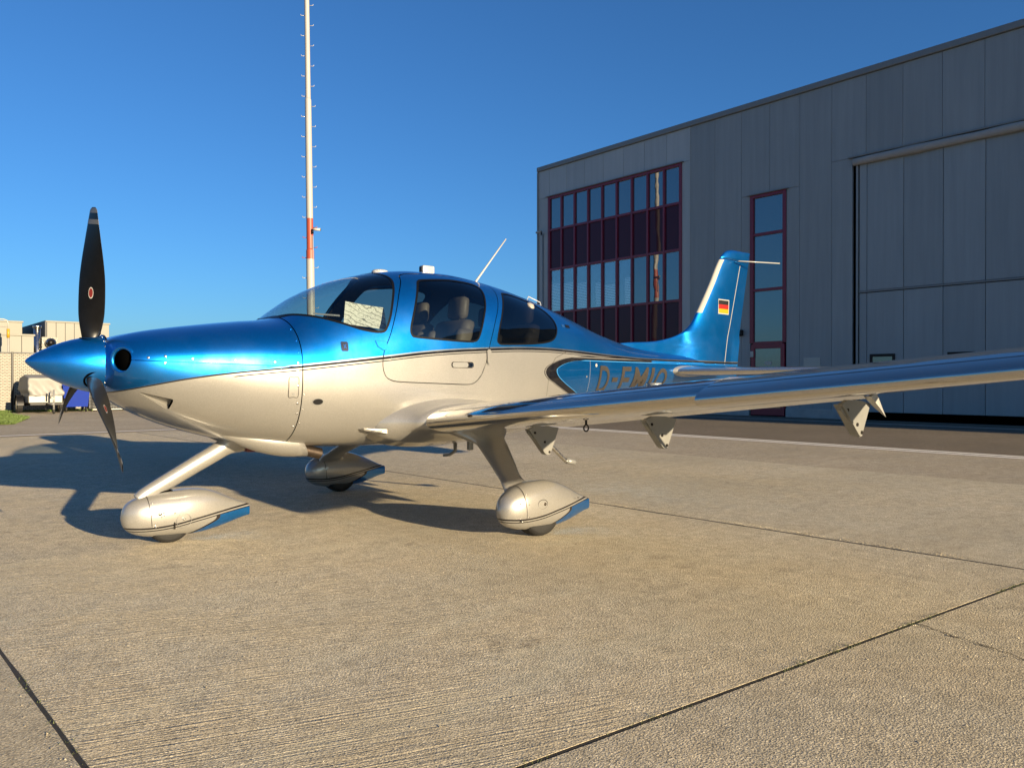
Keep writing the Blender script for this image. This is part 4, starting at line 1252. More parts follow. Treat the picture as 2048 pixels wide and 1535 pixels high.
# emblem tile with a silver bird-like mark
skin_patch('emblem_plate', rrect(1.822, 1.876, 1.303, 1.372, .010), M['black'], fuse, .003)
skin_ribbon('emblem_border', rrect(1.8265, 1.8715, 1.3085, 1.3665, .009, 3), .003, M['chrome'], fuse, .0045, True, n=2)
skin_patch('emblem_mark', [(1.834, 1.360), (1.846, 1.349), (1.864, 1.360), (1.858, 1.336), (1.866, 1.318), (1.848, 1.328), (1.836, 1.316), (1.842, 1.338)], M['chrome'], fuse, .0046, grid=.01)
# hinge fairing ahead of the door
skin_patch('door_hinge', [(2.09, 1.388), (2.18, 1.380), (2.176, 1.325), (2.15, 1.318), (2.105, 1.345)], M['blue'], fuse, .006)
skin_ribbon('door_hinge_edge', [(2.18, 1.380), (2.09, 1.388), (2.105, 1.345), (2.15, 1.318), (2.176, 1.325)], .003, M['seam'], fuse, .005)
# little mark behind the rear window
skin_patch('type_badge', rrect(4.27, 4.345, 1.590, 1.620, .004), M['black'], fuse, .003)
skin_patch('type_badge_mark', rrect(4.205, 4.255, 1.592, 1.618, .004), simple("badge_blue", (.01, .05, .16), .4), fuse, .003)
skin_patch('static_port', [(4.66+.017*math.cos(a), 1.245+.017*math.sin(a)) for a in [2*math.pi*k/16 for k in range(16)]], M['white'], fuse, .004)
skin_patch('drain_port', [(4.50+.009*math.cos(a), 1.135+.009*math.sin(a)) for a in [2*math.pi*k/12 for k in range(12)]], M['zinc'], fuse, .004)
# screws along the cowl joints
def screw(x, z, r, par, mat='steel'):
    n = skin_normal(x, z); p = on_skin(x, z, 0)
    MB().tube([p - n*.001, p + n*.0035, p + n*.0042], [r, r, r*.6], 10).build('screw', M[mat], par, True)
for (x, z) in ((.584, 1.236), (.677, 1.246), (.831, 1.234), (1.087, 1.226), (1.343, 1.219), (1.50, 1.215)): screw(x, z, .0085, upper)
for (x, z) in ((.672, 1.203), (1.50, 1.06), (1.505, .94), (1.50, 1.16)): screw(x, z, .0075, lower)
for z in (1.29, 1.37, 1.45): screw(1.512, z, .006, upper, 'blue')
for z in (.78, .87): screw(1.512, z, .006, lower)
for z in (.80, .90, 1.0, 1.10): screw(1.548, z, .004, fuse)
# registration
def text_mesh(body, size, extra=0.0):
    cu = bpy.data.curves.new('lettering', 'FONT'); cu.body = body; cu.size = size; cu.fill_mode = 'FRONT'; cu.resolution_u = 4; cu.offset = extra
    ob = bpy.data.objects.new('lettering', cu); COL.objects.link(ob)
    dg = bpy.context.evaluated_depsgraph_get(); me = bpy.data.meshes.new_from_object(ob.evaluated_get(dg))
    bpy.data.objects.remove(ob); bpy.data.curves.remove(cu)
    return me
def letter(ch, x0, x1, z0, z1, shear, mat, parent, name, out=.004, mirror=False):
    me = text_mesh(ch, 1.0, .018)
    co = [v_.co for v_ in me.vertices]
    ax0, ax1 = min(c.x for c in co), max(c.x for c in co); az0, az1 = min(c.y for c in co), max(c.y for c in co)
    bm = bmesh.new(); bm.from_mesh(me)
    for v_ in bm.verts:
        tx = (v_.co.x-ax0)/(ax1-ax0); tz = (v_.co.y-az0)/(az1-az0)
        v_.co = Vector((x0+(x1-x0)*tx + shear*(z1-z0)*tz, 0, z0+(z1-z0)*tz))
    for lo, hi, no in ((x0, x1+shear*(z1-z0), (1, 0, 0)), (z0, z1, (0, 0, 1))):
        t = lo
        while t < hi:
            bmesh.ops.bisect_plane(bm, geom=bm.verts[:]+bm.edges[:]+bm.faces[:], plane_co=(t if no[0] else 0, 0, t if no[2] else 0), plane_no=no); t += .02
    for v_ in bm.verts: v_.co = on_skin(v_.co.x, v_.co.z, out)
    bm.verts.index_update()
    o = link_mesh(name, [q.co[:] for q in bm.verts], [[q.index for q in g.verts] for g in bm.faces], mat, parent)
    bm.free(); bpy.data.meshes.remove(me)
    return o
for ch, a, b, zt in (('D', 4.70, 4.885, 1.243), ('E', 5.10, 5.27, 1.240), ('M', 5.34, 5.60, 1.238), ('I', 5.66, 5.72, 1.236), ('O', 5.77, 5.99, 1.234)):
    letter(ch, a, b, zt-.27, zt, .12, M['gold'], fuse, 'registration_letter')
skin_patch('registration_letter', [(4.955, 1.085), (5.055, 1.085), (5.061, 1.130), (4.961, 1.130)], M['gold'], fuse, .004)

# ------------------------------------------------------------------ roof and belly fittings
def roof_z(x): return float(TOP(np.array(x)))
pk = [[(2.50 + a_*.075*math.cos(t), .075*a_*.8*math.sin(t), roof_z(2.5) - .012 + h_) for t in [2*math.pi*k/20 for k in range(20)]] for a_, h_ in ((1, 0), (1, .018), (.8, .03), (.4, .036))]
MB().rings(pk).build('antenna_puck', M['white'], AC, True)
lb = MB().bevbox(2.90, 3.02, -.035, .035, roof_z(2.95)-.02, roof_z(2.95)+.072, .012).build('roof_light', M['white'], AC); sharpen(lb)
MB().bevbox(2.894, 2.905, -.022, .022, roof_z(2.95)+.02, roof_z(2.95)+.06, .004).build('roof_light_lens', M['glare'], lb)
MB().tube([(3.47, 0, roof_z(3.47)-.02), (3.50, 0, roof_z(3.5)+.04), (3.66, 0, 2.19), (3.85, 0, 2.416)], [.018, .011, .008, .006], 8).build('whip_antenna', M['white'], AC, True)
MB().tube([(4.02, -.10, roof_z(4.02)-.025), (4.04, -.10, roof_z(4.02)+.028), (4.19, -.10, roof_z(4.19)+.024), (4.21, -.10, roof_z(4.21)-.025)], .005, 8).build('parachute_handle', M['white'], AC, True)
MB().tube([(3.10, -.22, .60), (3.10, -.22, .50), (3.04, -.22, .47), (2.98, -.22, .47)], [.018, .016, .012, .012], 8).build('drain_tube', M['zinc'], AC, True)
MB().bevbox(3.22, 3.27, -.26, -.22, .50, .59, .01).build('belly_fin', M['zinc'], AC)
# tail skid / boarding step behind the wing
MB().tube([(3.62, -.74, .66), (3.70, -.745, .56), (3.89, -.75, .405), (4.0, -.75, .385)], .017, 10).build('boarding_step', M['steel'], AC, True)
MB().tube([(3.90, -.75, .405), (4.0, -.75, .386)], .024, 10).build('step_grip', M['zinc'], AC, True)

# exhaust tunnel and pipes
for s in (-1, 1):
    yc = s*.20; rings_ = []
    for q in range(14):
        t = q/13; x = 1.10 + .58*t
        r = .02 + .085*math.sin(min(1, t*1.25)*math.pi/2)
        zc = float(BOT(np.array(x))) + .045 - .012*t
        rings_.append([(x - (.06*math.sin(a) if q == 13 else 0), yc + r*1.15*math.cos(a), zc + r*math.sin(a)) for a in [2*math.pi*k/24 for k in range(24)]])
    MB().rings(rings_).build('exhaust_fairing', M['pearl'], lower, True)
    p0, p1 = Vector((1.56, yc, .628)), Vector((1.86, yc, .552))
    d_ = (p1-p0).normalized()
    MB().tube([p0, p1], .042, 20, False).build('exhaust_pipe', M['exh'], lower, True)
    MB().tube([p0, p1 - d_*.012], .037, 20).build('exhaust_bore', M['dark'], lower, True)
MB().bevbox(1.36, 1.44, -.06, .05, .58, .64, .012).build('red_bung', M['red'], lower)
# "no step" wedge ahead of the wing root
wd = MB().add([on_skin(2.0, .742, -.01), on_skin(2.0, .742, .004) + Vector((0, 0, -.012)), Vector((2.02, -.565, .750)), Vector((2.20, -.595, .738)), Vector((2.23, -.52, .715)), Vector((2.20, -.595, .706)), Vector((2.23, -.50, .680)), Vector((2.03, -.562, .733))],
              [(0, 2, 3, 4), (2, 7, 5, 3), (0, 7, 2), (7, 0, 6, 5), (3, 5, 6, 4)]).build('leading_edge_wedge', M['pearl'], fuse)
me = text_mesh('NO STEP', .026)
bm = bmesh.new(); bm.from_mesh(me)
for v_ in bm.verts:
    t = v_.co.x
    base = Vector((2.08, -.570, .7165)); v_.co = base + Vector((.985, -.19, -.05)).normalized()*t*.8 + Vector((0, -.004, 1)).normalized()*v_.co.y
    v_.co += Vector((-.19, -.98, 0))*.006
bm.verts.index_update()
link_mesh('no_step_lettering', [q.co[:] for q in bm.verts], [[q.index for q in g.verts] for g in bm.faces], M['black'], fuse, False); bm.free(); bpy.data.meshes.remove(me)

# ------------------------------------------------------------------ spinner and propeller
HUB = Vector((.357, 0, 1.200))
prof = [(0, .001), (.010, .016), (.03, .034), (.06, .056), (.10, .080), (.15, .108), (.20, .131), (.25, .150), (.30, .165), (.35, .177), (.40, .186), (.425, .189)]
spn = MB().rings([[(x, r*math.sin(a), 1.213 - .013*min(1, x/.3) + r*math.cos(a)) for a in [2*math.pi*k/72 for k in range(72)]] for x, r in prof], True).build('spinner', M['blue'], AC, True)
sharpen(spn, 50)
MB().tube([(.424, 0, 1.20), (.434, 0, 1.20)], .191, 64).build('backplate', M['seal'], AC, True)
MB().tube([(.432, 0, 1.20), (.46, 0, 1.20)], .150, 40).build('hub_shaft', M['dark'], AC, True)
for k in range(24):
    a = 2*math.pi*k/24 + .1
    p = Vector((.412, .1875*math.sin(a), 1.2 + .1875*math.cos(a))); nn = Vector((-.15, math.sin(a), math.cos(a)))
    MB().tube([p - nn*.002, p + nn*.003], .005, 8).build('screw', M['steel'], spn, True)
PHI = .147
def blade(phi):
    e_r = Vector((0, -math.sin(phi), math.cos(phi)))
    e_t = Vector((0, -math.cos(phi), -math.sin(phi)))
    e_x = Vector((1, 0, 0))
    st = [(.06, .100, .095, 75), (.14, .095, .075, 70), (.19, .110, .050, 64), (.25, .138, .034, 58), (.33, .165, .026, 51), (.45, .180, .021, 44), (.55, .186, .017, 38),
          (.65, .178, .014, 32), (.77, .158, .011, 24), (.86, .138, .009, 18), (.94, .112, .007, 13), (.975, .092, .005, 11), (.99, .05, .003, 10)]
    rings_ = []
    rs = np.array([s[0] for s in st])
    fc, ft, fb = [pchip(rs, [s[i] for s in st]) for i in (1, 2, 3)]
    def ring(r, grow=0.0, n=28):
        c, t, b = float(fc(np.array(r))), float(ft(np.array(r))) + grow, R(float(fb(np.array(r))))
        dc = e_t*math.cos(b) + e_x*math.sin(b); dn = -e_t*math.sin(b) + e_x*math.cos(b)
        sweep = -.018*((r-.3)/.7)**2 if r > .3 else 0
        out = []
        for k in range(n):
            a = 2*math.pi*k/n
            u_ = math.cos(a); w_ = math.sin(a)*(1 - .35*u_*(1 if r > .18 else 0))
            out.append(HUB + e_r*r + dc*((c/2+grow*.3)*u_ + sweep) + dn*(t/2*w_))
        return out
    R_all = list(np.linspace(.06, .99, 48))
    bl = MB().rings([ring(r) for r in R_all]).build('propeller_blade', M['blade'], AC, True)
    bl.data.materials.append(M['bladerear'])
    for pf in bl.data.polygons:
        c_ = pf.center - HUB; r_ = c_.dot(e_r); b_ = R(float(fb(np.array(min(max(r_, .06), .99)))))
        if c_.dot(-e_t*math.sin(b_) + e_x*math.cos(b_)) > 0.0005 and r_ > .17: pf.material_index = 1
    for (a, b, mt) in ((.955, .985, 'bladegrey'), (.885, .915, 'bladegrey')):
        MB().rings([ring(r, .0016) for r in np.linspace(a, b, 5)], False).build('tip_stripe', M[mt], bl, True)
    # oval maker badge on the front (and rear) face
    for sgn in (-1, 1):
        for (scale, mt, lift) in ((1.0, 'white', .0012), (.82, 'red', .0018)):
            v = []; r0 = .455
            for k in range(24):
                a = 2*math.pi*k/24; r = r0 + .036*scale*math.sin(a)
                c, t, b = float(fc(np.array(r))), float(ft(np.array(r))), R(float(fb(np.array(r))))
                dc = e_t*math.cos(b) + e_x*math.sin(b); dn = -e_t*math.sin(b) + e_x*math.cos(b)
                u_ = .016*scale*math.cos(a)/(c/2)
                w_ = math.sqrt(max(0, 1-u_*u_))*(1-.35*u_)
                v.append(HUB + e_r*r + dc*(u_*c/2) + dn*sgn*(t/2*w_ + lift))
            MB().add(v, [tuple(range(24))]).build('maker_badge', M[mt], bl)
    # dark stub standing in for the shaded spinner hole around the blade root
    MB().tube([HUB + e_r*.120, HUB + e_r*.166], [.070, .064], 24).build('root_hole_shade', M['dark'], bl, True)
for k in range(3): blade(PHI + k*2*math.pi/3)

# ------------------------------------------------------------------ wings
def airfoil(t, thick, camber=.022, pc=.4):
    yt = 5*thick*(.2969*np.sqrt(t)-.1260*t-.3516*t**2+.2843*t**3-.1036*t**4)
    yc = np.where(t < pc, camber/pc**2*(2*pc*t-t*t), camber/(1-pc)**2*((1-2*pc)+2*pc*t-t*t))
    return yc+yt, yc-yt
def wing_geo(a):
    return dict(x=2.40+.018*(a-.6), z=.772+.096*(a-.6), c=1.47-(a-.6)*.122, tw=R(1.6-.25*(a-.6)), th=.150-.004*(a-.6))
def wing_ring(a, s, t0, t1, cuff=0.0, n=34, extra=None, blunt=False):
    g = wing_geo(a)
    if extra: g.update({k: g[k]+v for k, v in extra.items()})
    q = (1-np.cos(np.linspace(0, math.pi, n)))/2 if t1 >= .999 and t0 <= 0 else None
    if t0 <= 0:
        u = np.linspace(0, 1, n)**2*t1
    else:
        u = np.linspace(t0, t1, n)
    zu, zl = airfoil(u, g['th'])
    ck = cuff*np.clip(1-u/.28, 0, 1)**2
    X = g['c']*u - ck
    Zu = g['c']*zu - ck*.30; Zl = g['c']*zl - ck*.42
    ct, st_ = math.cos(g['tw']), math.sin(g['tw'])
    def place(xx, zz):
        return (g['x']+xx*ct+zz*st_, s*a, g['z']-xx*st_+zz*ct)
    ring = [place(X[k], Zu[k]) for k in range(n-1, -1, -1)] + [place(X[k], Zl[k]) for k in range(1 if t0 <= 0 else 0, n)]
    return ring
FL0, FL1, AIL1 = .80, 3.56, 5.25
for s in (-1, 1):
    # inner wing with the flared root fillet
    st = [(.45, dict(x=-.34, c=.42, th=.075, z=.015)), (.56, dict(x=-.24, c=.30, th=.055, z=.012)), (.62, dict(x=-.155, c=.20, th=.038, z=.008)), (.67, dict(x=-.09, c=.12, th=.022, z=.005)), (.73, dict(x=-.035, c=.05, th=.008, z=.001)), (.80, None)]
    w = MB().rings([wing_ring(a, s, 0, 1.0, 0, 40, e) for a, e in st]).build('wing_root_fairing', M['pearl'], AC, True)
    wing = MB().rings([wing_ring(a, s, 0, .765, 0, 40) for a in np.linspace(.802, 3.20, 14)]).build('wing', M['wing'], AC, True); sharpen(wing, 40)
    outer = MB().rings([wing_ring(a, s, 0, .765, .075, 40) for a in np.linspace(3.20, AIL1, 12)]).build('outer_wing_panel', M['wing'], wing, True); sharpen(outer, 40)
    tip = []
    for a, k in ((AIL1+.002, 1), (5.5, 1), (5.66, .93), (5.76, .72), (5.82, .42), (5.84, .12)):
        rg = wing_ring(a, s, 0, 1.0, .075*k, 40); g = wing_geo(a)
        cx, cz = g['x']+g['c']*.45, g['z']+.03
        tip.append([(cx+(p[0]-cx)*(k**.6), p[1], cz+(p[2]-cz)*k) for p in rg])
    tp = MB().rings(tip).build('wing_tip', M['wing'], wing, True); sharpen(tp, 50)
    # fixed trailing edge strip between flap and aileron is left open: the gap shows
    def rear_piece(name, a0, a1, droop, par, mat):
        rg = []
        for a in np.linspace(a0, a1, 8):
            r_ = wing_ring(a, s, .775, 1.0, 0, 14)
            g = wing_geo(a); hx, hz = g['x']+g['c']*.775, g['z']-g['c']*.775*math.sin(g['tw'])-.035
            cd, sd2 = math.cos(droop), math.sin(droop)
            rg.append([(hx+(p[0]-hx)*cd+(p[2]-hz)*sd2, p[1], hz-(p[0]-hx)*sd2+(p[2]-hz)*cd) for p in r_])
        o = MB().rings(rg).build(name, mat, par, True); sharpen(o, 40)
        return o
    rear_piece('flap', FL0+.01, FL1, R(9), wing, M['wing'])
    rear_piece('aileron', FL1+.02, AIL1-.01, R(0.5), wing, M['wing'])
    # leading edge strip joint
    for (a0, a1, tt, cf) in ((.85, 3.19, .055, 0), (3.21, 5.6, .055, .075)):
        v = []; f = []
        for q, a in enumerate(np.linspace(a0, a1, 24)):
            for du in (0, .0035):
                g = wing_geo(a); u = np.array([tt+du]); zu, zl = airfoil(u, g['th']); ck = cf*np.clip(1-u/.28, 0, 1)**2
                X = g['c']*u-ck; Z = g['c']*zu-ck*.3 + .0012
                v.append((g['x']+float(X[0]), s*a, g['z']-float(X[0])*math.sin(g['tw'])+float(Z[0])))
            if q: f.append((2*q-2, 2*q-1, 2*q+1, 2*q))
        link_mesh('leading_edge_joint', v, f, M['seam'], wing)
    # hinge brackets under the trailing edge
    for (a, dx, hgt) in ((.86, .06, .195), (2.15, .03, .180), (3.55, .02, .155)):
        g = wing_geo(a); xb = g['x']+g['c']*.63+dx; zb = g['z']-.085-g['c']*.02
        pol = [(xb-.02, zb+.02), (xb+.06, zb+.045), (xb+.20, zb+.04), (xb+.32, zb+.02), (xb+.25, zb-hgt+.055), (xb+.22, zb-hgt), (xb+.19, zb-hgt-.004), (xb+.165, zb-hgt+.02), (xb-.02, zb-.01)]
        br = MB().prism(pol, 'y', s*(a-.012), s*(a+.012)).build('hinge_bracket', M['zinc'], wing)
        for (px, pz) in ((xb+.05, zb-.01), (xb+.16, zb-.09), (xb+.212, zb-hgt+.02)):
            MB().tube([(px, s*(a-.018), pz), (px, s*(a+.018), pz)], .010, 10).build('hinge_bolt', M['seam'], br, True)
        MB().prism([(xb-.03, zb+.022), (xb-.004, zb+.022), (xb+.172, zb-hgt+.0), (xb+.152, zb-hgt+.012)], 'y', s*(a-.026), s*(a+.026)).build('bracket_edge', M['zinc'], br)
    # fairing tail at the flap end
    g = wing_geo(3.60); xe = g['x']+g['c']*.93
    MB().add([(xe-.10, s*3.575, g['z']-.05), (xe-.10, s*3.615, g['z']-.05), (xe+.02, s*3.58, g['z']-.115), (xe+.02, s*3.61, g['z']-.115), (xe+.13, s*3.595, g['z']-.17), (xe-.02, s*3.58, g['z']-.03), (xe-.02, s*3.61, g['z']-.03)],
             [(0, 2, 5), (1, 6, 3), (2, 4, 5), (3, 6, 4), (5, 4, 6), (0, 1, 3, 2), (2, 3, 4), (0, 5, 6, 1)]).build('flap_end_fairing', M['white'], wing)
    # tie down ring
    g = wing_geo(2.0); px, pz = g['x']+.42, g['z']-.098
    MB().tube([(px, s*2.0, pz+.03), (px, s*2.0, pz)], .008, 8).build('tie_down_stem', M['black'], wing, True)
    MB().tube([(px+.022*math.cos(a), s*2.0, pz-.022+.022*math.sin(a)) for a in [2*math.pi*k/16 for k in range(17)]], .005, 6).build('tie_down_ring', M['black'], wing, True)
    # fuel filler on the upper skin
    g = wing_geo(2.6); u = np.array([.32]); zu, zl = airfoil(u, g['th'])
    MB().tube([(g['x']+.36, s*2.6, g['z']+g['c']*float(zu[0])-.012), (g['x']+.36, s*2.6, g['z']+g['c']*float(zu[0])+.006)], .045, 20).build('fuel_cap', M['zinc'], wing, True)
    # stall strip, a small wedge on the leading edge
    g = wing_geo(1.32)
    MB().add([(g['x']-.012, s*1.30, g['z']+.012), (g['x']+.006, s*1.30, g['z']+.022), (g['x']+.006, s*1.30, g['z']+.0), (g['x']-.012, s*1.33, g['z']+.014), (g['x']+.006, s*1.33, g['z']+.024), (g['x']+.006, s*1.33, g['z']+.002)],
             [(0, 1, 2), (3, 5, 4), (0, 3, 4, 1), (0, 2, 5, 3), (1, 4, 5, 2)]).build('stall_strip', M['seam'], wing)

# ------------------------------------------------------------------ tail
for s in (-1, 1):
    def stab_ring(a, t0, t1, n=22):
        c = .98-(a-.15)*.22; x = 6.13+(a-.15)*.12; z = 1.205
        u = np.linspace(0, 1, n)**2*t1 if t0 <= 0 else np.linspace(t0, t1, n)
        zu, zl = airfoil(u, .105, 0.0)
        return [(x+c*u[k], s*a, z+c*zu[k]) for k in range(n-1, -1, -1)]+[(x+c*u[k], s*a, z+c*zl[k]) for k in range(1 if t0 <= 0 else 0, n)]
    rg = [stab_ring(a, 0, .66) for a in np.linspace(.08, 1.90, 8)]
    last = stab_ring(1.95, 0, .66); cz = 1.205
    rg.append([(p[0]*.985+6.5*.015, p[1], cz+(p[2]-cz)*.5) for p in last])
    sb = MB().rings(rg).build('horizontal_stabiliser', M['wing'], AC, True); sharpen(sb, 45)
    o = MB().rings([stab_ring(a, .672, 1.0, 14) for a in np.linspace(.16, 1.95, 6)]).build('elevator', M['wing'], sb, True); sharpen(o, 45)
    fr_ = []
    for a, k in ((.15, 1.28), (.19, 1.16), (.215, 1.06), (.23, 1.0)):
        r_ = stab_ring(a, 0, .66)
        fr_.append([(p[0]-(k-1)*.11, p[1], cz+(p[2]-cz)*k) for p in r_])
    MB().rings(fr_, False).build('stabiliser_fairing', M['white'], sb, True)

# fin and rudder: swept section stack with a dorsal fillet
finLE = pchip([1.24, 1.46, 1.505, 1.53, 1.56, 1.62, 1.69, 1.747, 1.931, 2.25, 2.598, 2.66, 2.70, 2.717], [4.95, 5.30, 5.50, 5.95, 6.17, 6.42, 6.58, 6.67, 6.815, 7.04, 7.272, 7.34, 7.42, 7.52])
finTE = lambda z: 7.59+(z-1.26)*.2275
hinge = lambda z: 7.273+(z-1.257)*.3055
def fin_ring(z, t, a0, a1, n=22):
    le, te = float(finLE(np.array(z))), finTE(z)
    A0, A1 = max(le, a0(z) if a0 else le), (a1(z) if a1 else te)
    c = te-le; T = min(.115, .115*c)*t
    if z < 1.62: T *= 1+.9*(1.62-z)/.38
    u = np.linspace(0, 1, n)
    xx = (le+(A1-le)*u**2) if a0 is None else A0+(A1-A0)*u
    q = np.clip((xx-le)/c, 0, 1)
    # thickness from an aerofoil whose chord is at most 1.1 m plus the fillet ahead of it
    cc = min(c, 1.15); le2 = te-cc
    q2 = np.clip((xx-le2)/cc, 0, 1)
    yt = 5*(.2969*np.sqrt(q2)-.1260*q2-.3516*q2**2+.2843*q2**3-.1036*q2**4)
    fil = .16*np.sqrt(np.clip((xx-le)/max(c-cc, .05), 0, 1)) if c > cc+.02 else 0*xx
    yt = np.maximum(yt, fil)*T*.98
    return [(xx[k], -yt[k], z) for k in range(n-1, -1, -1)]+[(xx[k], yt[k], z) for k in range(1 if a0 is None else 0, n)]
fz = list(np.concatenate([np.linspace(1.24, 1.45, 5), np.linspace(1.47, 1.70, 18), np.linspace(1.72, 2.58, 26)]))
fin = MB().rings([fin_ring(z, 1, None, lambda z: hinge(z)-.003) for z in fz]).build('vertical_fin', M['fus'], AC, True); sharpen(fin, 50)
rud = MB().rings([fin_ring(z, 1, lambda z: hinge(z)+.003, None, 12) for z in np.linspace(1.10, 2.58, 22)]).build('rudder', M['fus'], AC, True); sharpen(rud, 50)
zz = [2.584, 2.62, 2.66, 2.69, 2.708, 2.717]
cp = []
for z, k in zip(zz, (1, .97, .88, .72, .5, .2)):
    le = float(finLE(np.array(z))); te = finTE(z) if z < 2.69 else finTE(z)-.0
    r_ = fin_ring(z, k, None, None)
    cp.append(r_)
MB().rings(cp).build('fin_cap', M['blue'], fin, True)
skl = MB().rings([[(x, w_*math.cos(a)*.8, z_+h_*math.sin(a)) for a in [2*math.pi*k/16 for k in range(16)]] for x, w_, z_, h_ in ((7.15, .10, 1.20, .13), (7.35, .075, 1.19, .10), (7.55, .045, 1.18, .06), (7.60, .02, 1.18, .03))]).build('tail_cone', M['blue'], AC, True)
# pale hinge gap, leading edge panel, flag, static wick
def fin_y(x, z):
    le, te = float(finLE(np.array(z))), finTE(z); c = te-le; T = min(.115, .115*c)
    if z < 1.62: T *= 1+.9*(1.62-z)/.38
    cc = min(c, 1.15); q = min(max((x-(te-cc))/cc, 0), 1)
    yt = 5*(.2969*math.sqrt(q)-.1260*q-.3516*q*q+.2843*q**3-.1036*q**4)
    fil = .16*math.sqrt(max(0, min((x-le)/max(c-cc, .05), 1))) if c > cc+.02 else 0
    return -max(yt, fil)*T*.98
def fin_patch(name, quad, mat, par, out=.002, nx=6, nz=10, s=1):
    (a, b, c, d) = quad; v = []; f = []
    for j in range(nz+1):
        for i in range(nx+1):
            tx, tz = i/nx, j/nz
            p = [(a[k]*(1-tx)+b[k]*tx)*(1-tz)+(d[k]*(1-tx)+c[k]*tx)*tz for k in (0, 1)]
            v.append((p[0], s*(fin_y(p[0], p[1])-out), p[1]))
    for j in range(nz):
        for i in range(nx):
            k = j*(nx+1)+i; f.append((k, k+1, k+nx+2, k+nx+1))
    return link_mesh(name, v, f, mat, par)
for s in (1, -1):
    fin_patch('hinge_strip', ((hinge(1.26)-.008, 1.26), (hinge(1.26)+.006, 1.26), (hinge(2.53)+.006, 2.53), (hinge(2.53)-.008, 2.53)), M['lightseam'], fin, s=s)
    fin_patch('stripe', ((6.6, 1.300), (7.585, 1.300), (7.60, 1.322), (6.6, 1.322)), M['black'], fin, .003, 14, 2, s=s)
    fin_patch('stripe', ((6.6, 1.276), (7.58, 1.276), (7.583, 1.284), (6.6, 1.284)), M['black'], fin, .003, 14, 2, s=s)
    fl = fin_patch('flag_border', ((7.155, 1.905), (7.395, 1.905), (7.405, 2.085), (7.165, 2.085)), M['white'], fin, .0025, s=s)
    for (z0, z1, mt) in ((1.917, 1.969, 'flaggold'), (1.969, 2.021, 'flagred'), (2.021, 2.073, 'flagblack')):
        fin_patch('flag_bar', ((7.167, z0), (7.385, z0), (7.389, z1), (7.171, z1)), M[mt], fl, .004, s=s)
v = []; f = []
for q, z in enumerate(np.linspace(1.90, 2.575, 14)):
    le = float(finLE(np.array(z)))
    for x_, sg in ((.062, -1), (.03, -1), (.008, -1), (-.003, 0), (.008, 1), (.03, 1), (.062, 1)):
        x = le+x_; y = fin_y(x, z)-.003 if sg else 0
        v.append((x, y*(-sg) if sg > 0 else y, z))
    if q:
        for k in range(6): f.append((7*q-7+k, 7*q-6+k, 7*q+1+k, 7*q+k))
link_mesh('leading_edge_panel', v, f, M['boot'], fin)
MB().tube([(7.53, -.05, 2.565), (7.53, -.10, 2.57), (8.05, -.34, 2.565)], .007, 8).build('fin_antenna', M['white'], fin, True)
MB().tube([(7.53, .05, 2.565), (7.53, .10, 2.57), (8.05, .34, 2.565)], .007, 8).build('fin_antenna', M['white'], fin, True)

# ------------------------------------------------------------------ landing gear
def fairing(name, x0, L, yc, zs, width, par, mat, hz=0.0):
    """wheel fairing: teardrop with upright tail"""
    us = [0, .015, .05, .12, .22, .34, .46, .58, .70, .82, .92, 1.0]
    top = pchip(us, [.200, .252, .297, .336, .364, .378, .379, .362, .326, .275, .234, .208])
    bot = pchip(us, [.196, .145, .105, .074, .054, .045, .043, .048, .064, .090, .115, .130])
    wd_ = pchip(us, [.004, .34, .60, .83, .97, 1.0, .98, .90, .74, .50, .27, .10])
    rg = []
    for u in np.concatenate([np.linspace(0, .05, 6), np.linspace(.065, 1, 40)]):
        ua = np.array(u); zt, zb, w = float(top(ua))+hz*float(np.sin(min(1, u*1.5)*math.pi)), float(bot(ua)), float(wd_(ua))*width/2
        zc, h = (zt+zb)/2, (zt-zb)/2
        n = 2.25
        ring = []
        for k in range(40):
            a = 2*math.pi*k/40; c, s_ = math.cos(a), math.sin(a)
            ring.append((x0+u*L, yc+w*math.copysign(abs(s_)**(2/n), s_), zs+zc+h*math.copysign(abs(c)**(2/n), c)))
        rg.append(ring)
    o = MB().rings(rg).build(name, mat, par, True); sharpen(o, 55)
    def sect(u, g):
        ua = np.array(u); zt, zb, w = float(top(ua))+hz*float(np.sin(min(1, u*1.5)*math.pi))+g, float(bot(ua))-g, float(wd_(ua))*width/2+g
        zc, h = (zt+zb)/2, (zt-zb)/2; n = 2.25; ring = []
        for k in range(40):
            a = 2*math.pi*k/40; c, s_ = math.cos(a), math.sin(a)
            zz_ = zs+zc+h*math.copysign(abs(c)**(2/n), c)
            ring.append((x0+u*L+.10*(zs+.21-zz_), yc+w*math.copysign(abs(s_)**(2/n), s_), zz_))
        return ring
    MB().rings([sect(.185, .0009), sect(.1895, .0009)], False).build('parting_line', M['seam'], o, True)
    for k in (6, 9, 12, 28, 31, 34):
        p = Vector(sect(.21, 0)[k]); q = Vector(sect(.21, .0035)[k])
        MB().tube([p, q], .0045, 8).build('screw', M['steel'], o, True)
    return o
def tyre(x, y, r, w, par):
    pr = [(-.5, .62), (-.5, .80), (-.44, .93), (-.28, .99), (0, 1.0), (.28, .99), (.44, .93), (.5, .80), (.5, .62)]
    o = MB().rings([[(x+r*q*math.cos(a), y+w*b_, r+r*q*math.sin(a)-.003) for a in [2*math.pi*k/48 for k in range(48)]] for b_, q in pr], True).build('tyre', M['rubber'], par, True)
    for gq in (-.22, 0, .22):
        pass
    return o
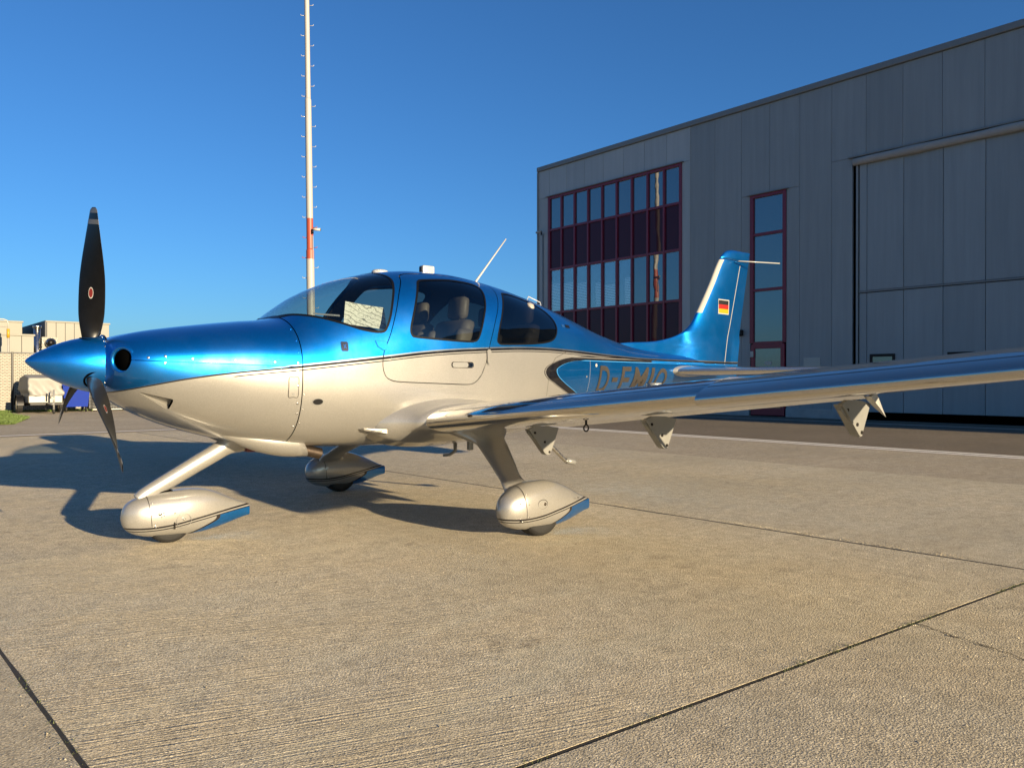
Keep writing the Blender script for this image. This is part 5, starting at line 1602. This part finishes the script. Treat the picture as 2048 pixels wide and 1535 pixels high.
def strut(st, name, par, mat, n=28):
    """st: centre, chord along X, thickness; lens-shaped leg"""
    rg = []
    C = [Vector(q[0]) for q in st]
    for i, (c, ch, th) in enumerate(st):
        d = (C[min(i+1, len(C)-1)]-C[max(i-1, 0)]).normalized()
        ex = Vector((1, 0, 0)); ex = (ex-d*ex.dot(d)).normalized(); ey = d.cross(ex)
        rg.append([C[i]+ex*(ch/2*math.cos(a))+ey*(th/2*math.sin(a)) for a in [2*math.pi*k/n for k in range(n)]])
    return MB().rings(rg).build(name, mat, par, True)
def smooth_st(st, k=5):
    t = np.arange(len(st)); cols = list(zip(*[(q[0][0], q[0][1], q[0][2], q[1], q[2]) for q in st]))
    fs = [pchip(t, c) for c in cols]; out = []
    for u in np.linspace(0, len(st)-1, (len(st)-1)*k+1):
        v_ = [float(f_(np.array(u))) for f_ in fs]; out.append(((v_[0], v_[1], v_[2]), v_[3], v_[4]))
    return out
pm = make_pant_paint(2.545, .028, "main_fairing_paint")
for s in (-1, 1):
    leg = strut(smooth_st([((2.93, s*.74, .735), .62, .20), ((2.93, s*.83, .675), .44, .12), ((2.93, s*.90, .625), .295, .080), ((2.875, s*1.08, .515), .235, .062), ((2.80, s*1.28, .405), .195, .056), ((2.785, s*1.37, .35), .24, .075), ((2.80, s*1.43, .28), .34, .12)]), 'main_gear_leg', AC, M['pearl'])
    wf = fairing('wheel_fairing', 2.545, .885, s*1.46, .004, .235, leg, pm, .006)
    tyre(2.905, s*1.46, .172, .150, leg)
    # parting line, access cover, screws on the outer flank
    for (px, pz, r_) in ((2.66, .25, .005), (2.67, .13, .005), (3.22, .24, .005)):
        yy = s*(1.46+.113)
        MB().tube([(px, yy-s*.02, pz+.004), (px, yy, pz+.004)], r_, 8).build('screw', M['steel'], wf, True)
    MB().tube([(2.855+.045*math.cos(a), s*(1.46+.1155), .235+.032*math.sin(a)) for a in [2*math.pi*k/20 for k in range(21)]], .0018, 5).build('access_cover_joint', M['seam'], wf, True)
    MB().tube([(2.875, s*1.565, .235), (2.875, s*1.580, .235)], .011, 10).build('valve_cap', M['exh'], wf, True)
pn = make_pant_paint(.535, .004, "nose_fairing_paint")
nleg = strut(smooth_st([((1.34, 0, .735), .42, .16), ((1.28, 0, .67), .23, .11), ((1.20, 0, .612), .124, .088), ((1.0, 0, .502), .113, .080), ((.80, 0, .392), .108, .076), ((.68, 0, .326), .098, .072), ((.645, 0, .300), .09, .064)]), 'nose_gear_leg', AC, M['pearl'])
nwf = fairing('wheel_fairing', .535, .865, 0, -.006, .225, nleg, pn, -.024)
tyre(.838, 0, .150, .120, nleg)
for (px, pz, r_) in ((.752, .212, .012), (.775, .217, .005), (.760, .190, .005), (.778, .197, .004), (.70, .205, .005), (.845, .207, .005), (.905, .160, .008), (.725, .125, .005)):
    MB().tube([(px, -.085, pz), (px, -.1155 if .72 < px < 1 else -.112, pz)], r_, 10).build('screw', M['steel'], nwf, True)
MB().tube([(.845, -.114, .10), (.845, -.114, .145)], .004, 6).build('cover_slot', M['seam'], nwf, True)
MB().tube([(.905+.048*math.cos(a), -.1135, .150+.048*math.sin(a)) for a in [2*math.pi*k/24 for k in range(25)]], .0012, 5).build('access_cover_joint', M['zinc'], nwf, True)
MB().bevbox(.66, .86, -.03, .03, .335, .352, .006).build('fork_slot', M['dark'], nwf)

# ------------------------------------------------------------------ cabin
def seat(x, y, name='cabin_seat'):
    def pad(x0, x1, y0, y1, z0, z1, b, lean=0):
        m = MB().bevbox(x0, x1, y0, y1, z0, z1, b)
        m.v = [(p[0]+(p[2]-z0)*lean, p[1], p[2]) for p in m.v]
        return m
    o = pad(x, x+.13, y-.22, y+.22, 1.02, 1.60, .05, .22).build(name, M['leather'], AC, True)
    pad(x+.165, x+.255, y-.115, y+.115, 1.605, 1.80, .042, .10).build('headrest', M['leather'], o, True)
    for sy in (-1, 1):
        pad(x-.05, x+.10, y+sy*.20-.045, y+sy*.20+.045, 1.02, 1.52, .035, .22).build('bolster', M['leather'], o, True)
    pad(x-.46, x+.06, y-.22, y+.22, .84, 1.0, .05).build('cushion', M['leather'], o, True)
    MB().tube([(x+.19, y-.05, 1.55), (x+.20, y-.05, 1.63)], .008, 6).build('headrest_post', M['steel'], o, True)
for (x, y) in ((2.86, -.29), (2.86, .29), (3.62, -.26), (3.62, .26)): seat(x, y)
gs = MB().rings([[(x, w_*t, z_ - .035*t*t) for t in np.linspace(-1, 1, 15)] for x, w_, z_ in ((1.60, .36, 1.555), (1.72, .46, 1.548), (1.90, .52, 1.535), (2.10, .55, 1.52), (2.16, .555, 1.49), (2.165, .555, 1.30))], False, False).build('glareshield', M['glare'], AC, True)
MB().box(1.60, 4.1, -.42, .42, .74, .76).build('cabin_floor', M['lining'], AC)
MB().box(4.42, 4.45, -.30, .30, .90, 1.50).build('baggage_bulkhead', M['lining'], AC)
MB().tube([(2.55, -.25, 1.93), (2.56, -.25, 1.80)], .005, 6).build('headset_cord', M['zinc'], AC, True)

def chart_mat():
    m, nt, bs = new_mat("printed_chart_paper")
    uv = coords(nt)
    s = N(nt, 'ShaderNodeSeparateXYZ', inp={0: uv})
    w1 = N(nt, 'ShaderNodeTexWave', wave_type='BANDS', bands_direction='DIAGONAL', inp={'Scale': 9.0, 'Distortion': 9.0, 'Detail': 3.0})
    nt.links.new(uv, w1.inputs['Vector'])
    l1 = ramp(nt, w1.outputs['Fac'], [(0.0, 1.0), (0.10, 0.0)])
    n2 = noise(nt, uv, 70, 2)
    l2 = ramp(nt, n2, [(0.57, 0.0), (0.63, 0.55)])
    v = N(nt, 'ShaderNodeTexVoronoi', feature='DISTANCE_TO_EDGE', inp={'Scale': 14.0})
    nt.links.new(uv, v.inputs['Vector'])
    l3 = ramp(nt, v.outputs['Distance'], [(0.0, .7), (0.02, 0.0)])
    fac = vmax(nt, vmax(nt, l1, l2), l3)
    c = mixc(nt, fac, (0.62, 0.60, 0.52), (0.13, 0.125, 0.11))
    nt.links.new(c, bs.inputs['Base Color']); bs.inputs['Roughness'].default_value = 0.8
    return m
M['chart'] = chart_mat()
def paper(c, mat, name, label):
    v = []; f = []; n = 10
    for j in range(n+1):
        for i in range(n+1):
            tx, tz = i/n, j/n
            p = (Vector(c[0])*(1-tx)+Vector(c[1])*tx)*(1-tz)+(Vector(c[3])*(1-tx)+Vector(c[2])*tx)*tz
            p += Vector((0, .02*math.sin(tx*math.pi)*math.sin(tz*2.2), .006*math.sin(tz*5)))
            v.append(p)
    for j in range(n):
        for i in range(n): k = j*(n+1)+i; f.append((k, k+1, k+n+2, k+n+1))
    o = link_mesh(name, v, f, mat)
    tag(o, label, 'chart'); return o
paper([(1.93, -.435, 1.508), (2.25, -.505, 1.478), (2.275, -.425, 1.655), (1.985, -.36, 1.690)], M['chart'], 'chart_sheet', 'large printed paper chart propped upright inside the windshield')
paper([(1.74, -.33, 1.575), (1.92, -.40, 1.565), (1.99, -.24, 1.60), (1.82, -.16, 1.61)], simple("chart_back", (.42, .40, .36), .8, 0, .2, 30), 'folded_chart', 'small folded chart lying flat on the glareshield beside the large one')
